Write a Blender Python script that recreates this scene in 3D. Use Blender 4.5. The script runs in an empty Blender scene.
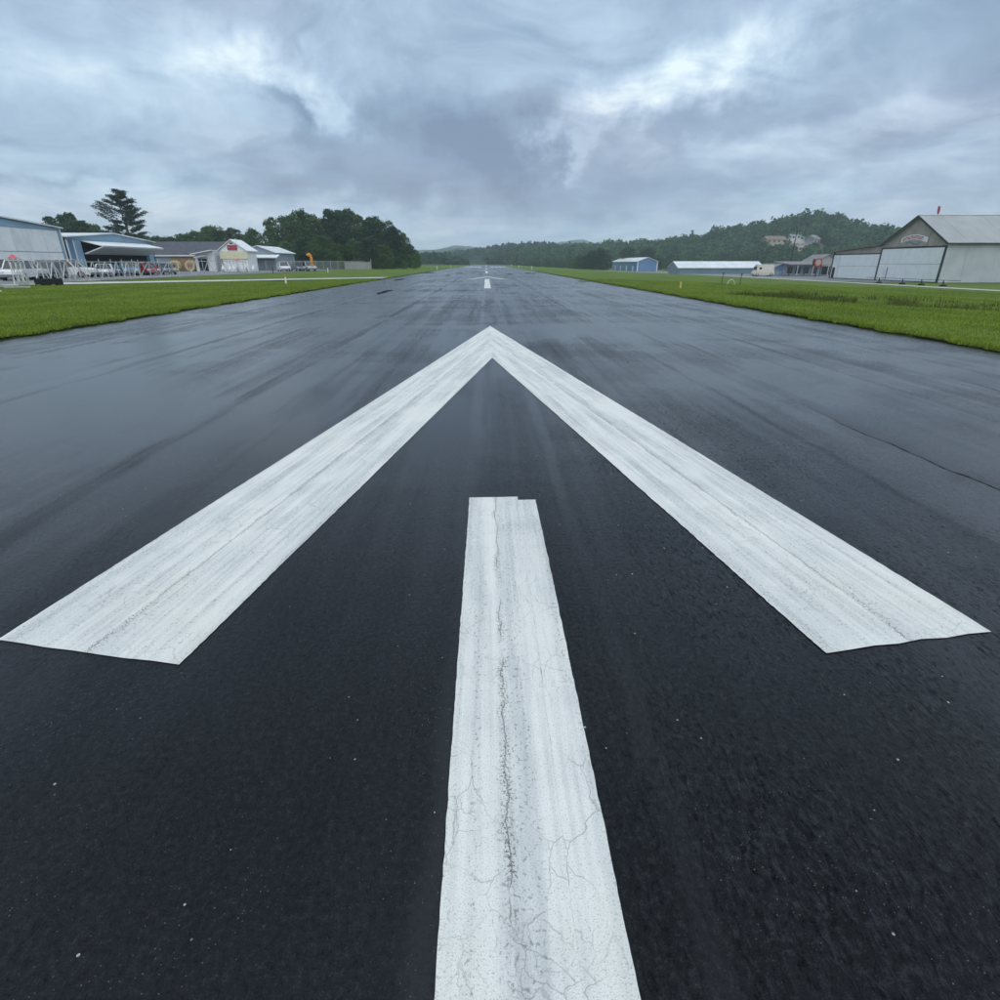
import bpy, bmesh, math, random
import numpy as np
from mathutils import Vector, Matrix, noise as mnoise

R = math.radians
scene = bpy.context.scene
col = scene.collection
PI = math.pi

# ------------------------------------------------------------------ camera
cam_d = bpy.data.cameras.new('camera')
cam_d.sensor_width = 36.0
cam_d.lens = 19.98
cam_d.clip_start = 0.05
cam_d.clip_end = 20000
cam = bpy.data.objects.new('camera', cam_d)
col.objects.link(cam)
cam.location = (0, 0, 1.585)
cam.rotation_euler = (R(90 - 23.12), 0, R(-1.33))
scene.camera = cam

# ------------------------------------------------------------------ light
SUN_EL, SUN_AZ = 55.0, 168.0            # degrees; azimuth clockwise from +Y: behind the camera, wholly veiled by cloud
scene.view_settings.view_transform = 'Standard'
scene.view_settings.look = 'None'
scene.view_settings.exposure = 0.42
scene.view_settings.gamma = 1.0
scene.view_settings.use_curve_mapping = False
scene.cycles.use_denoising = True
scene.cycles.use_adaptive_sampling = True
scene.cycles.adaptive_threshold = 0.025
scene.cycles.max_bounces = 5
scene.cycles.diffuse_bounces = 2
scene.cycles.glossy_bounces = 2
scene.cycles.transparent_max_bounces = 8
scene.cycles.volume_bounces = 1

sun_d = bpy.data.lights.new('sun', 'SUN')
sun_d.energy = 1.3
sun_d.angle = R(95)
sun_d.color = (1.0, 0.965, 0.91)
sun = bpy.data.objects.new('sun', sun_d)
col.objects.link(sun)
sdir = Vector((math.sin(R(SUN_AZ)) * math.cos(R(SUN_EL)), math.cos(R(SUN_AZ)) * math.cos(R(SUN_EL)), math.sin(R(SUN_EL))))
sun.rotation_euler = sdir.to_track_quat('Z', 'Y').to_euler()
sun.location = (0, -20, 60)


class NT:
    """small helper round a node tree"""
    def __init__(s, tree):
        s.flat = False; s.t = tree; s.n = tree.nodes; s.l = tree.links

    def node(s, typ, **kw):
        nd = s.n.new(typ)
        for k, v in kw.items():
            setattr(nd, k, v)
        return nd

    def put(s, sock, v):
        if isinstance(v, bpy.types.NodeSocket):
            s.l.new(v, sock)
        elif v is not None:
            if isinstance(v, (tuple, list)) and sock.type == 'RGBA' and len(v) == 3:
                v = (*v, 1)
            sock.default_value = v

    def m(s, op, a, b=None, c=None, clamp=False):
        nd = s.node('ShaderNodeMath', operation=op, use_clamp=clamp)
        for i, v in enumerate((a, b, c)):
            if v is not None:
                s.put(nd.inputs[i], v)
        return nd.outputs[0]

    def vm(s, op, a, b=None):
        nd = s.node('ShaderNodeVectorMath', operation=op)
        s.put(nd.inputs[0], a)
        if b is not None:
            s.put(nd.inputs[1], b)
        return nd.outputs[1] if op in ('LENGTH', 'DISTANCE', 'DOT_PRODUCT') else nd.outputs[0]

    def noise(s, vec, scale=1.0, detail=3.0, rough=0.55, dist=0.0, mapscale=None, loc=None, dim='3D'):
        if mapscale is not None or loc is not None:
            mp = s.node('ShaderNodeMapping')
            s.put(mp.inputs['Vector'], vec)
            if mapscale is not None: mp.inputs['Scale'].default_value = mapscale
            if loc is not None: mp.inputs['Location'].default_value = loc
            vec = mp.outputs[0]
        nd = s.node('ShaderNodeTexNoise', noise_dimensions='2D' if s.flat else dim)
        s.put(nd.inputs['Vector'], vec)
        nd.inputs['Scale'].default_value = scale
        nd.inputs['Detail'].default_value = detail
        nd.inputs['Roughness'].default_value = rough
        nd.inputs['Distortion'].default_value = dist
        return nd.outputs[0]

    def ramp(s, v, lo, hi, a=0.0, b=1.0, smooth=True):
        nd = s.node('ShaderNodeMapRange')
        if smooth: nd.interpolation_type = 'SMOOTHSTEP'
        s.put(nd.inputs[0], v)
        for i, q in ((1, lo), (2, hi), (3, a), (4, b)):
            s.put(nd.inputs[i], q)
        return nd.outputs[0]

    def mix(s, f, a, b, blend='MIX'):
        nd = s.node('ShaderNodeMix', data_type='RGBA', blend_type=blend)
        s.put(nd.inputs[0], f); s.put(nd.inputs[6], a); s.put(nd.inputs[7], b)
        return nd.outputs[2]

    def xyz(s, v):
        nd = s.node('ShaderNodeSeparateXYZ'); s.put(nd.inputs[0], v)
        return nd.outputs

    def comb(s, x, y, z=0.0):
        nd = s.node('ShaderNodeCombineXYZ')
        for i, v in enumerate((x, y, z)): s.put(nd.inputs[i], v)
        return nd.outputs[0]

    def colramp(s, v, stops):
        nd = s.node('ShaderNodeValToRGB')
        s.put(nd.inputs[0], v)
        e = nd.color_ramp.elements
        while len(e) < len(stops): e.new(0.5)
        for q, (p, c) in zip(e, stops):
            q.position = p; q.color = (*c, 1)
        return nd.outputs[0]

    def bump(s, h, strength, dist, normal=None):
        nd = s.node('ShaderNodeBump')
        nd.inputs['Strength'].default_value = strength
        nd.inputs['Distance'].default_value = dist
        s.put(nd.inputs['Height'], h)
        if normal is not None: s.put(nd.inputs['Normal'], normal)
        return nd.outputs[0]


# ------------------------------------------------------------------ sky (world)
world = bpy.data.worlds.new('World')
scene.world = world
world.use_nodes = True
w = NT(world.node_tree)
w.n.clear(); w.flat = True
world.cycles.sampling_method = 'MANUAL'; world.cycles.sample_map_resolution = 512
sky = w.node('ShaderNodeTexSky', sky_type='NISHITA', sun_disc=False)
sky.sun_elevation = R(SUN_EL)
sky.sun_rotation = R(SUN_AZ)
sky.air_density = 1.2; sky.dust_density = 2.0
gen = w.node('ShaderNodeTexCoord').outputs['Generated']
dx, dy, dz = w.xyz(gen)[0], w.xyz(gen)[1], w.xyz(gen)[2]
zc = w.m('ADD', w.m('MAXIMUM', dz, 0.0), 0.22)
plane = w.comb(w.m('DIVIDE', dx, zc), w.m('DIVIDE', dy, zc), 0.0)      # cloud deck seen in perspective
warp = w.node('ShaderNodeTexNoise'); w.put(warp.inputs['Vector'], plane)
warp.inputs['Scale'].default_value = 1.3; warp.inputs['Detail'].default_value = 3; warp.noise_dimensions = '2D'
wv = w.vm('SUBTRACT', warp.outputs['Color'], (0.5, 0.5, 0.5))
pw = w.vm('ADD', plane, w.vm('MULTIPLY', wv, (0.55, 0.55, 0.0)))
n_big = w.noise(pw, 1.0, 4, 0.55, loc=(3.7, 1.9, 0))
n_mid = w.noise(pw, 3.4, 6, 0.6, loc=(8.1, 4.4, 2.0))
n_fine = w.noise(pw, 9, 4, 0.6, mapscale=(0.8, 1.2, 1), loc=(1, 7, 4))
b = w.m('ADD', 0.445, w.m('MULTIPLY', w.m('SUBTRACT', n_big, 0.5), 0.50))
b = w.m('ADD', b, w.m('MULTIPLY', w.m('SUBTRACT', n_mid, 0.5), 0.46))
b = w.m('ADD', b, w.ramp(dz, .0, .10, .19, .0))          # paler towards the horizon
b = w.m('ADD', b, w.m('MULTIPLY', w.m('SUBTRACT', n_fine, 0.5), 0.14))
# cloud masses and thin spots in the deck (azimuth, elevation in degrees)
az = w.m('MULTIPLY', w.m('ARCTAN2', dx, dy), 180 / PI)
el = w.m('MULTIPLY', w.m('ARCSINE', dz), 180 / PI)
w1 = w.node('ShaderNodeTexNoise'); w.put(w1.inputs['Vector'], gen)
w1.inputs['Scale'].default_value = 7; w1.inputs['Detail'].default_value = 7; w1.inputs['Roughness'].default_value = 0.6
off = w.vm('MULTIPLY', w.vm('SUBTRACT', w1.outputs['Color'], (0.5, 0.5, 0.5)), (18.0, 8.5, 0.0))
ae = w.vm('ADD', w.comb(az, el, 0.0), off)


def cloud_blob(a, e, sa, se, rot, amp):
    global b
    d = w.vm('SUBTRACT', ae, (a, e, 0))
    c, sn = math.cos(R(rot)), math.sin(R(rot))
    u = w.m('DIVIDE', w.vm('DOT_PRODUCT', d, (c, sn, 0)), sa)
    v = w.m('DIVIDE', w.vm('DOT_PRODUCT', d, (-sn, c, 0)), se)
    r2 = w.m('ADD', w.m('MULTIPLY', u, u), w.m('MULTIPLY', v, v))
    g = w.m('EXPONENT', w.m('MULTIPLY', r2, -1.0))
    b = w.m('ADD', b, w.m('MULTIPLY', w.m('MULTIPLY', g, w.m('ADD', w.m('MULTIPLY', n_mid, 1.5), w.m('MULTIPLY', n_fine, 1.1))), amp))


for bl in [(17.5, 13.6, 8.5, 1.5, 13, .34), (10, 10.6, 4.5, 1.3, 18, .20), (6.2, 8.2, 1.2, 1.6, 0, .2),
           (-19, 14.0, 6.0, 1.9, -14, .34), (-13, 11.4, 4.0, 0.9, -16, .18), (-30, 12.0, 8, 1.2, 4, .10),
           (-3, 9.6, 11, 2.8, -9, -.34), (-12, 7.0, 14, 1.3, -4, -.16), (3, 9.4, 4, 3.0, 0, -.14), (-17, 11.4, 4, .7, -22, -.22),
           (-25, 3.6, 20, 1.5, 0, .13), (-33, 6.1, 6, 0.5, 0, -.12), (-31, 16, 9, 2.5, 0, -.06),
           (27, 9.2, 10, 0.9, 3, .10), (22, 10.8, 9, 1.6, 5, -.12), (33, 15, 7, 3, 0, -.06),
           (0, 2.2, 14, 1.0, 0, .08), (28, 3.2, 6, 1.6, 0, .07), (14, 5.0, 8, 1.4, 6, -.07)]:
    cloud_blob(*bl)
cc = w.colramp(b, [(0.10, (.175, .222, .330)), (0.34, (.272, .342, .462)), (0.50, (.385, .465, .588)),
                   (0.66, (.500, .575, .690)), (0.95, (.74, .785, .82))])
# an overcast dome grows lighter towards the zenith
cc = w.mix(1.0, cc, w.mix(w.ramp(dz, .25, .95), (1, 1, 1), (1.22, 1.20, 1.14)), 'MULTIPLY')
tint = w.noise(pw, 0.9, 2, 0.5, loc=(21, 3, 9))
cc = w.mix(w.ramp(tint, .35, .65), cc, w.mix(1.0, cc, (0.93, 1.02, 1.03), 'MULTIPLY'))
ten = w.node('ShaderNodeVectorMath', operation='SCALE'); w.put(ten.inputs[0], cc); ten.inputs['Scale'].default_value = 10.0
fin = w.mix(0.97, sky.outputs[0], ten.outputs[0])
bg = w.node('ShaderNodeBackground'); bg.inputs['Strength'].default_value = 0.1
w.put(bg.inputs['Color'], fin)
wo = w.node('ShaderNodeOutputWorld'); w.l.new(bg.outputs[0], wo.inputs['Surface'])

# ------------------------------------------------------------------ helpers
rng = np.random.default_rng(7)
rnd = random.Random(11)
MAT = {}


def new_mat(name):
    m = bpy.data.materials.new(name); m.use_nodes = True
    t = NT(m.node_tree)
    bs = t.n['Principled BSDF']
    MAT[name] = m
    return m, t, bs


def plain(name, c, rough=.6, var=.15, scale=2.0, spec=.4, metal=0.0, stretch=(1, 1, 1), dirt=0.0, bump=0.0):
    """painted or raw surface with blotchy variation, grime streaks and a little relief"""
    m, t, bs = new_mat(name)
    co = t.node('ShaderNodeTexCoord').outputs['Object']
    n = t.noise(co, scale, 5, .6, mapscale=stretch)
    lo = tuple(x * (1 - var) for x in c); hi = tuple(min(1, x * (1 + var)) for x in c)
    k = t.mix(t.ramp(n, .3, .7), lo, hi)
    if dirt:
        d = t.noise(co, 1.0, 6, .65, mapscale=(2.5, 2.5, .35), loc=(4, 2, 7))
        k = t.mix(t.m('MULTIPLY', t.ramp(d, .5, .75), dirt), k, (.16, .15, .13))
    t.put(bs.inputs['Base Color'], k)
    t.put(bs.inputs['Roughness'], t.ramp(n, .2, .8, rough * .85, min(1, rough * 1.15)))
    bs.inputs['Specular IOR Level'].default_value = spec
    bs.inputs['Metallic'].default_value = metal
    if bump:
        t.put(bs.inputs['Normal'], t.bump(t.noise(co, scale * 12, 4, .6), .5, bump))
    return m


class MB:
    """collects simple solids; build() links them as one mesh object"""
    def __init__(s): s.v = []; s.f = []

    def add(s, vs, fs):
        o = len(s.v); s.v += [tuple(x) for x in vs]; s.f += [tuple(i + o for i in f) for f in fs]
        return s

    def box(s, x0, x1, y0, y1, z0, z1):
        vs = [(x, y, z) for z in (z0, z1) for y in (y0, y1) for x in (x0, x1)]
        return s.add(vs, [(0, 2, 3, 1), (4, 5, 7, 6), (0, 1, 5, 4), (2, 6, 7, 3), (0, 4, 6, 2), (1, 3, 7, 5)])

    def prism(s, poly, axis, a0, a1):
        """poly: 2-D outline; axis 'x','y' or 'z' is the extrusion axis"""
        def p(u, v, a): return {'x': (a, u, v), 'y': (u, a, v), 'z': (u, v, a)}[axis]
        n = len(poly)
        vs = [p(u, v, a0) for u, v in poly] + [p(u, v, a1) for u, v in poly]
        fs = [tuple(range(n))[::-1], tuple(range(n, 2 * n))] + [(i, (i + 1) % n, n + (i + 1) % n, n + i) for i in range(n)]
        return s.add(vs, fs)

    def tube(s, p0, p1, r0, r1=None, n=8):
        p0, p1 = Vector(p0), Vector(p1); r1 = r0 if r1 is None else r1
        d = (p1 - p0).normalized()
        a = d.cross(Vector((0, 0, 1)) if abs(d.z) < .9 else Vector((1, 0, 0))).normalized(); c = d.cross(a)
        vs = []
        for p, r in ((p0, r0), (p1, r1)):
            vs += [p + (a * math.cos(2 * PI * i / n) + c * math.sin(2 * PI * i / n)) * r for i in range(n)]
        return s.add(vs, [tuple(range(n))[::-1], tuple(range(n, 2 * n))] + [(i, (i + 1) % n, n + (i + 1) % n, n + i) for i in range(n)])

    def bar(s, p0, p1, wd, ht=None):
        """rectangular bar"""
        p0, p1 = Vector(p0), Vector(p1); ht = ht or wd
        d = (p1 - p0).normalized()
        a = d.cross(Vector((0, 0, 1)) if abs(d.z) < .95 else Vector((1, 0, 0))).normalized(); c = a.cross(d)
        vs = [p + a * (i * wd / 2) + c * (j * ht / 2) for p in (p0, p1) for i, j in ((-1, -1), (1, -1), (1, 1), (-1, 1))]
        return s.add(vs, [(3, 2, 1, 0), (4, 5, 6, 7), (0, 1, 5, 4), (1, 2, 6, 5), (2, 3, 7, 6), (3, 0, 4, 7)])

    def build(s, name, m, parent=None, smooth=False, bevel=0.0):
        me = bpy.data.meshes.new(name)
        me.from_pydata(s.v, [], s.f)
        bm = bmesh.new(); bm.from_mesh(me); bmesh.ops.recalc_face_normals(bm, faces=bm.faces)
        if bevel: bmesh.ops.bevel(bm, geom=list(bm.edges), offset=bevel, segments=2, affect='EDGES', clamp_overlap=True)
        bm.to_mesh(me); bm.free()
        if smooth: me.polygons.foreach_set('use_smooth', [True] * len(me.polygons))
        return link(name, me, m, parent)


def link(name, me, m=None, parent=None):
    o = bpy.data.objects.new(name, me); col.objects.link(o)
    if m is not None and len(me.materials) == 0:
        me.materials.append(MAT[m] if isinstance(m, str) else m)
    if parent is not None: o.parent = parent
    return o


def thing(name, label, cat, loc=(0, 0, 0), rz=0.0, group=None):
    o = bpy.data.objects.new(name, None); col.objects.link(o)
    o.location = loc; o.rotation_euler.z = rz; o.empty_display_size = .3
    return tag(o, label, cat, group)


def tag(o, label, cat, group=None):
    o['label'] = label; o['category'] = cat
    if group: o['group'] = group
    return o


def struct(o, kind='structure'):
    o['kind'] = kind
    return o


def fast_mesh(name, verts, nper, tone=None):
    """verts (n*nper,3): n separate polygons of nper corners"""
    me = bpy.data.meshes.new(name)
    n = len(verts) // nper
    me.vertices.add(len(verts)); me.vertices.foreach_set('co', np.ascontiguousarray(verts, dtype=np.float32).ravel())
    me.loops.add(len(verts)); me.loops.foreach_set('vertex_index', np.arange(len(verts), dtype=np.int32))
    me.polygons.add(n); me.polygons.foreach_set('loop_start', np.arange(0, len(verts), nper, dtype=np.int32))
    try: me.polygons.foreach_set('loop_total', np.full(n, nper, dtype=np.int32))
    except Exception: pass
    if tone is not None:
        at = me.attributes.new('tone', 'FLOAT', 'FACE'); at.data.foreach_set('value', np.asarray(tone, dtype=np.float32))
    me.update(calc_edges=True); me.validate()
    return me


def grid_mesh(name, xs, ys, zf):
    X, Y = np.meshgrid(xs, ys)
    Z = zf(X, Y)
    nx, ny = len(xs), len(ys)
    v = np.stack([X, Y, Z], -1).reshape(-1, 3)
    i = (np.arange(ny - 1)[:, None] * nx + np.arange(nx - 1)[None, :]).ravel()
    f = np.stack([i, i + 1, i + nx + 1, i + nx], 1)
    me = bpy.data.meshes.new(name)
    me.vertices.add(len(v)); me.vertices.foreach_set('co', v.astype(np.float32).ravel())
    me.loops.add(f.size); me.loops.foreach_set('vertex_index', f.astype(np.int32).ravel())
    me.polygons.add(len(f)); me.polygons.foreach_set('loop_start', np.arange(0, f.size, 4, dtype=np.int32))
    try: me.polygons.foreach_set('loop_total', np.full(len(f), 4, dtype=np.int32))
    except Exception: pass
    me.update(calc_edges=True); me.validate()
    me.polygons.foreach_set('use_smooth', [True] * len(me.polygons))
    return me


def sstep(a, c, x):
    t = np.clip((x - a) / (c - a), 0, 1)
    return t * t * (3 - 2 * t)


# ------------------------------------------------------------------ materials
def make_asphalt():
    m, t, bs = new_mat('wet_asphalt'); t.flat = True
    P = t.node('ShaderNodeTexCoord').outputs['Object']
    X, Y = t.xyz(P)[0], t.xyz(P)[1]
    # lateral wobble so seams are not ruled lines
    wob = t.m('MULTIPLY', t.m('SUBTRACT', t.noise(P, 1.0, 4, .6, mapscale=(.2, .7, 1)), .5), .22)
    xw = t.m('ADD', X, wob)
    streak = t.noise(P, 1.0, 5, .6, mapscale=(1.7, .06, 1), loc=(3, 1, 0))
    streak2 = t.noise(P, 1.0, 4, .6, mapscale=(7, .25, 1), loc=(7, 5, 0))
    patch = t.noise(P, 1.0, 5, .62, mapscale=(.16, .22, 1), loc=(1.5, 4.2, 0), dist=.4)
    cross = t.noise(P, 1.0, 4, .6, mapscale=(.09, .75, 1), loc=(9, 2, 3))

    def seam(x0, wd, sharp=2.0):
        d = t.m('ABSOLUTE', t.m('SUBTRACT', xw, x0))
        return t.ramp(d, wd * .25, wd, 1.0, 0.0)
    dark = t.m('MULTIPLY', seam(-3.06, .15), .75)
    dark = t.m('MAXIMUM', dark, t.m('MULTIPLY', seam(3.05, .07), .5))
    dark = t.m('MAXIMUM', dark, t.m('MULTIPLY', seam(-8.55, .16), .7))
    dark = t.m('MAXIMUM', dark, t.m('MULTIPLY', seam(-6.0, .15), .6))
    dark = t.m('MAXIMUM', dark, t.m('MULTIPLY', seam(5.6, .14), .45))
    pale = seam(-6.3, .16)
    for x0, wd, k in ((7.15, .28, .9), (3.55, .16, .7), (-2.75, .3, .4), (-.12, .1, .7), (8.9, .3, .6), (2.0, .2, .3), (-9.6, .2, .6), (.55, .07, .4)):
        pale = t.m('MAXIMUM', pale, t.m('MULTIPLY', seam(x0, wd), k))
    brk = t.ramp(t.noise(P, 1.0, 3, .5, mapscale=(.4, .16, 1), loc=(2, 8, 1)), .35, .6)
    dark = t.m('MULTIPLY', dark, t.m('ADD', .45, t.m('MULTIPLY', brk, .55)))
    pale = t.m('MULTIPLY', pale, t.m('ADD', .25, t.m('MULTIPLY', brk, .75)))
    side = t.ramp(xw, -.22, -.02, 1.0, 0.0)                    # older mat left of the centre seam
    # water film: how far the surface mirrors the sky
    film = t.m('ADD', .90, t.m('MULTIPLY', t.m('SUBTRACT', streak, .5), .95))
    film = t.m('ADD', film, t.m('MULTIPLY', t.m('SUBTRACT', streak2, .5), .5))
    film = t.m('ADD', film, t.m('MULTIPLY', t.m('SUBTRACT', patch, .5), 1.4))
    film = t.m('ADD', film, t.m('MULTIPLY', t.m('SUBTRACT', cross, .5), .38))
    film = t.m('ADD', film, t.m('MULTIPLY', pale, .40))
    film = t.m('SUBTRACT', film, t.m('MULTIPLY', dark, .55), clamp=True)
    # grain
    ridge = t.noise(P, 1.0, 3, .55, mapscale=(52, 19, 1), dist=.9)
    grain = t.noise(P, 190, 3, .6)
    coarse = t.noise(P, 46, 3, .6, loc=(5, 5, 0))
    rm = t.m('MULTIPLY', t.ramp(X, -.2, .9), t.ramp(t.noise(P, 1.0, 3, .5, mapscale=(1.1, .7, 1)), .30, .62, .25, 1.0))
    h = t.m('ADD', t.m('MULTIPLY', ridge, t.m('ADD', .22, t.m('MULTIPLY', rm, .95))), t.m('MULTIPLY', grain, .30))
    h = t.m('ADD', h, t.m('MULTIPLY', coarse, .38))
    # bound stone showing through
    vo = t.node('ShaderNodeTexVoronoi'); vo.inputs['Scale'].default_value = 34; t.put(vo.inputs['Vector'], P)
    vr = t.xyz(vo.outputs['Color'])
    sp1 = t.m('MULTIPLY', t.m('GREATER_THAN', vr[0], .945), t.m('LESS_THAN', vo.outputs['Distance'], t.m('MULTIPLY', vr[1], .16)))
    v2 = t.node('ShaderNodeTexVoronoi'); v2.inputs['Scale'].default_value = 150; t.put(v2.inputs['Vector'], P)
    vr2 = t.xyz(v2.outputs['Color'])
    sp2 = t.m('MULTIPLY', t.m('GREATER_THAN', vr2[0], .86), t.m('LESS_THAN', v2.outputs['Distance'], t.m('MULTIPLY', vr2[1], .30)))
    sp2 = t.m('MULTIPLY', sp2, t.ramp(t.noise(P, 1.7, 3, .6), .38, .66, .15, .9))
    base = t.mix(t.ramp(patch, .3, .7), (.0010, .0014, .0024), (.0022, .0027, .0038))
    base = t.mix(t.m('MULTIPLY', side, .35), base, (.0085, .0095, .0115))
    base = t.mix(t.m('MULTIPLY', t.ramp(xw, 3.0, 3.35), .75), base, (.060, .063, .068))      # weathered outer lanes
    far_sheen = t.ramp(t.m('ADD', Y, t.m('MULTIPLY', t.m('SUBTRACT', t.noise(P, 1.0, 4, .6, mapscale=(.5, .35, 1), loc=(6, 1, 0)), .5), 7.0)), 4.5, 10.0)
    base = t.mix(t.m('MULTIPLY', far_sheen, .6), base, (.036, .038, .042))       # base colour lightened up the runway to paint in the wet sheen
    base = t.mix(t.m('MULTIPLY', t.ramp(xw, -3.0, -3.3), .6), base, (.046, .049, .054))
    base = t.mix(t.m('MULTIPLY', pale, .8), base, (.052, .055, .060))
    base = t.mix(t.m('MULTIPLY', t.ramp(streak2, .52, .75), t.m('MULTIPLY', t.ramp(t.m('ABSOLUTE', xw), 1.5, 4.0), .5)), base, (.040, .043, .048))
    base = t.mix(t.m('MULTIPLY', coarse, .25), base, (.003, .0035, .005))
    tex = t.m('ADD', t.m('MULTIPLY', t.m('SUBTRACT', ridge, .5), t.m('ADD', .25, t.m('MULTIPLY', rm, .9))), t.m('ADD', t.m('MULTIPLY', t.m('SUBTRACT', grain, .5), .8), t.m('MULTIPLY', t.m('SUBTRACT', coarse, .5), .7)))
    base = t.mix(t.m('MULTIPLY', t.ramp(tex, .02, .26), .75), base, (.021, .023, .027))       # stone faces through the binder, with the crinkle highlights painted in
    base = t.mix(t.m('MULTIPLY', sp2, .9), base, (.17, .16, .14))
    base = t.mix(sp1, base, t.mix(vr[2], (.42, .40, .34), (.16, .14, .11)))
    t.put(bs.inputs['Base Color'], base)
    t.put(bs.inputs['Roughness'], t.ramp(film, 0, 1, .60, .45, smooth=False))
    t.put(bs.inputs['Specular IOR Level'], t.ramp(film, 0, 1, .03, .08, smooth=False))
    bs.inputs['IOR'].default_value = 1.45
    t.put(bs.inputs['Normal'], t.bump(h, 1.0, .012))
    # wet coat on the stone tops, reduced in the pores to imitate their shade
    tops = t.m('ADD', 1.12, t.m('MULTIPLY', tex, 3.0), clamp=True)
    t.put(bs.inputs['Coat Weight'], t.m('MULTIPLY', t.ramp(film, .1, 1.0, .45, 1.0, smooth=False), tops, clamp=True))
    t.put(bs.inputs['Coat Roughness'], t.ramp(film, .3, 1, .36, .21, smooth=False))
    bs.inputs['Coat IOR'].default_value = 1.31
    t.put(bs.inputs['Coat Normal'], t.bump(h, .16, .004))
    return m


def make_paint():
    m, t, bs = new_mat('white_runway_paint'); t.flat = True
    P = t.node('ShaderNodeTexCoord').outputs['Object']
    X, Y = t.xyz(P)[0], t.xyz(P)[1]
    # brushed wear along the stroke (local Y runs along it)
    s1 = t.noise(P, 1.0, 5, .65, mapscale=(9, .35, 1))
    s2 = t.noise(P, 1.0, 4, .6, mapscale=(42, 1.1, 1), loc=(3, 0, 0))
    blot = t.noise(P, 2.4, 6, .65, loc=(9, 2, 0))
    wear = t.m('ADD', t.m('MULTIPLY', s1, .5), t.m('ADD', t.m('MULTIPLY', s2, .25), t.m('MULTIPLY', blot, .25)))
    c = t.colramp(wear, [(.30, (.44, .45, .44)), (.43, (.59, .60, .58)), (.56, (.73, .735, .69)), (.72, (.80, .80, .75))])
    warm = t.noise(P, 1.3, 4, .6, loc=(1, 1, 8))
    c = t.mix(t.m('MULTIPLY', t.ramp(warm, .5, .75), .25), c, (.70, .69, .60))
    # alligator cracks
    dn = t.node('ShaderNodeTexNoise'); t.put(dn.inputs['Vector'], P); dn.inputs['Scale'].default_value = 5; dn.inputs['Detail'].default_value = 5
    dv = t.vm('ADD', P, t.vm('MULTIPLY', t.vm('SUBTRACT', dn.outputs['Color'], (.5, .5, .5)), (.20, .28, 0)))
    vo = t.node('ShaderNodeTexVoronoi', feature='DISTANCE_TO_EDGE'); vo.inputs['Scale'].default_value = 4.6
    mp = t.node('ShaderNodeMapping'); mp.inputs['Scale'].default_value = (1.5, .8, 1); t.put(mp.inputs['Vector'], dv)
    t.put(vo.inputs['Vector'], mp.outputs[0])
    cm = t.ramp(t.noise(P, 1.8, 4, .6, loc=(4, 4, 1)), .42, .62)
    crack = t.m('MULTIPLY', t.ramp(vo.outputs['Distance'], .002, .010, 1, 0), t.m('MULTIPLY', cm, .32))
    v3 = t.node('ShaderNodeTexVoronoi', feature='DISTANCE_TO_EDGE'); v3.inputs['Scale'].default_value = 13
    t.put(v3.inputs['Vector'], dv)
    cm2 = t.ramp(t.noise(P, 2.6, 4, .6, loc=(0, 7, 5)), .50, .68)
    crack = t.m('MAXIMUM', crack, t.m('MULTIPLY', t.ramp(v3.outputs['Distance'], .003, .022, 1, 0), t.m('MULTIPLY', cm2, .26)))
    # one long seam crack with flaked-off pits beside it
    wy = t.m('MULTIPLY', t.m('SUBTRACT', t.noise(P, 1.0, 5, .65, mapscale=(.01, 4.5, 1)), .5), .07)
    dseam = t.m('ABSOLUTE', t.m('ADD', t.m('SUBTRACT', X, .012), wy))
    on = t.ramp(t.noise(P, 1.0, 3, .6, mapscale=(.01, 2.2, 1), loc=(0, 3, 0)), .38, .52)
    crack = t.m('MAXIMUM', crack, t.m('MULTIPLY', t.ramp(dseam, .0006, .0028, 1, 0), t.m('MULTIPLY', on, .6)))
    pits = t.m('MULTIPLY', t.ramp(dseam, .008, .026, 1, 0), t.ramp(t.noise(P, 120, 3, .65), .52, .60))
    pits = t.m('MULTIPLY', t.m('MULTIPLY', pits, .8), t.ramp(t.noise(P, 1.0, 3, .6, mapscale=(.01, 1.6, 1), loc=(0, 6, 0)), .40, .55))
    gr = t.noise(P, 170, 3, .6)
    spk = t.m('MAXIMUM', t.ramp(gr, .60, .70, 0, .42), t.m('MULTIPLY', t.ramp(t.noise(P, 62, 3, .6, loc=(2, 8, 0)), .60, .68), t.ramp(s1, .56, .42, 0, .5)))
    c = t.mix(t.m('MAXIMUM', t.m('MAXIMUM', crack, pits), spk), c, (.055, .055, .058))
    t.put(bs.inputs['Base Color'], c)
    bs.inputs['Roughness'].default_value = .62
    bs.inputs['Specular IOR Level'].default_value = .35
    h = t.m('ADD', t.m('MULTIPLY', gr, .5), t.m('MULTIPLY', t.noise(P, 1, 3, .6, mapscale=(60, 18, 1)), .5))
    h = t.m('SUBTRACT', h, t.m('MULTIPLY', crack, 1.0))
    t.put(bs.inputs['Normal'], t.bump(h, .8, .007))
    return m


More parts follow.
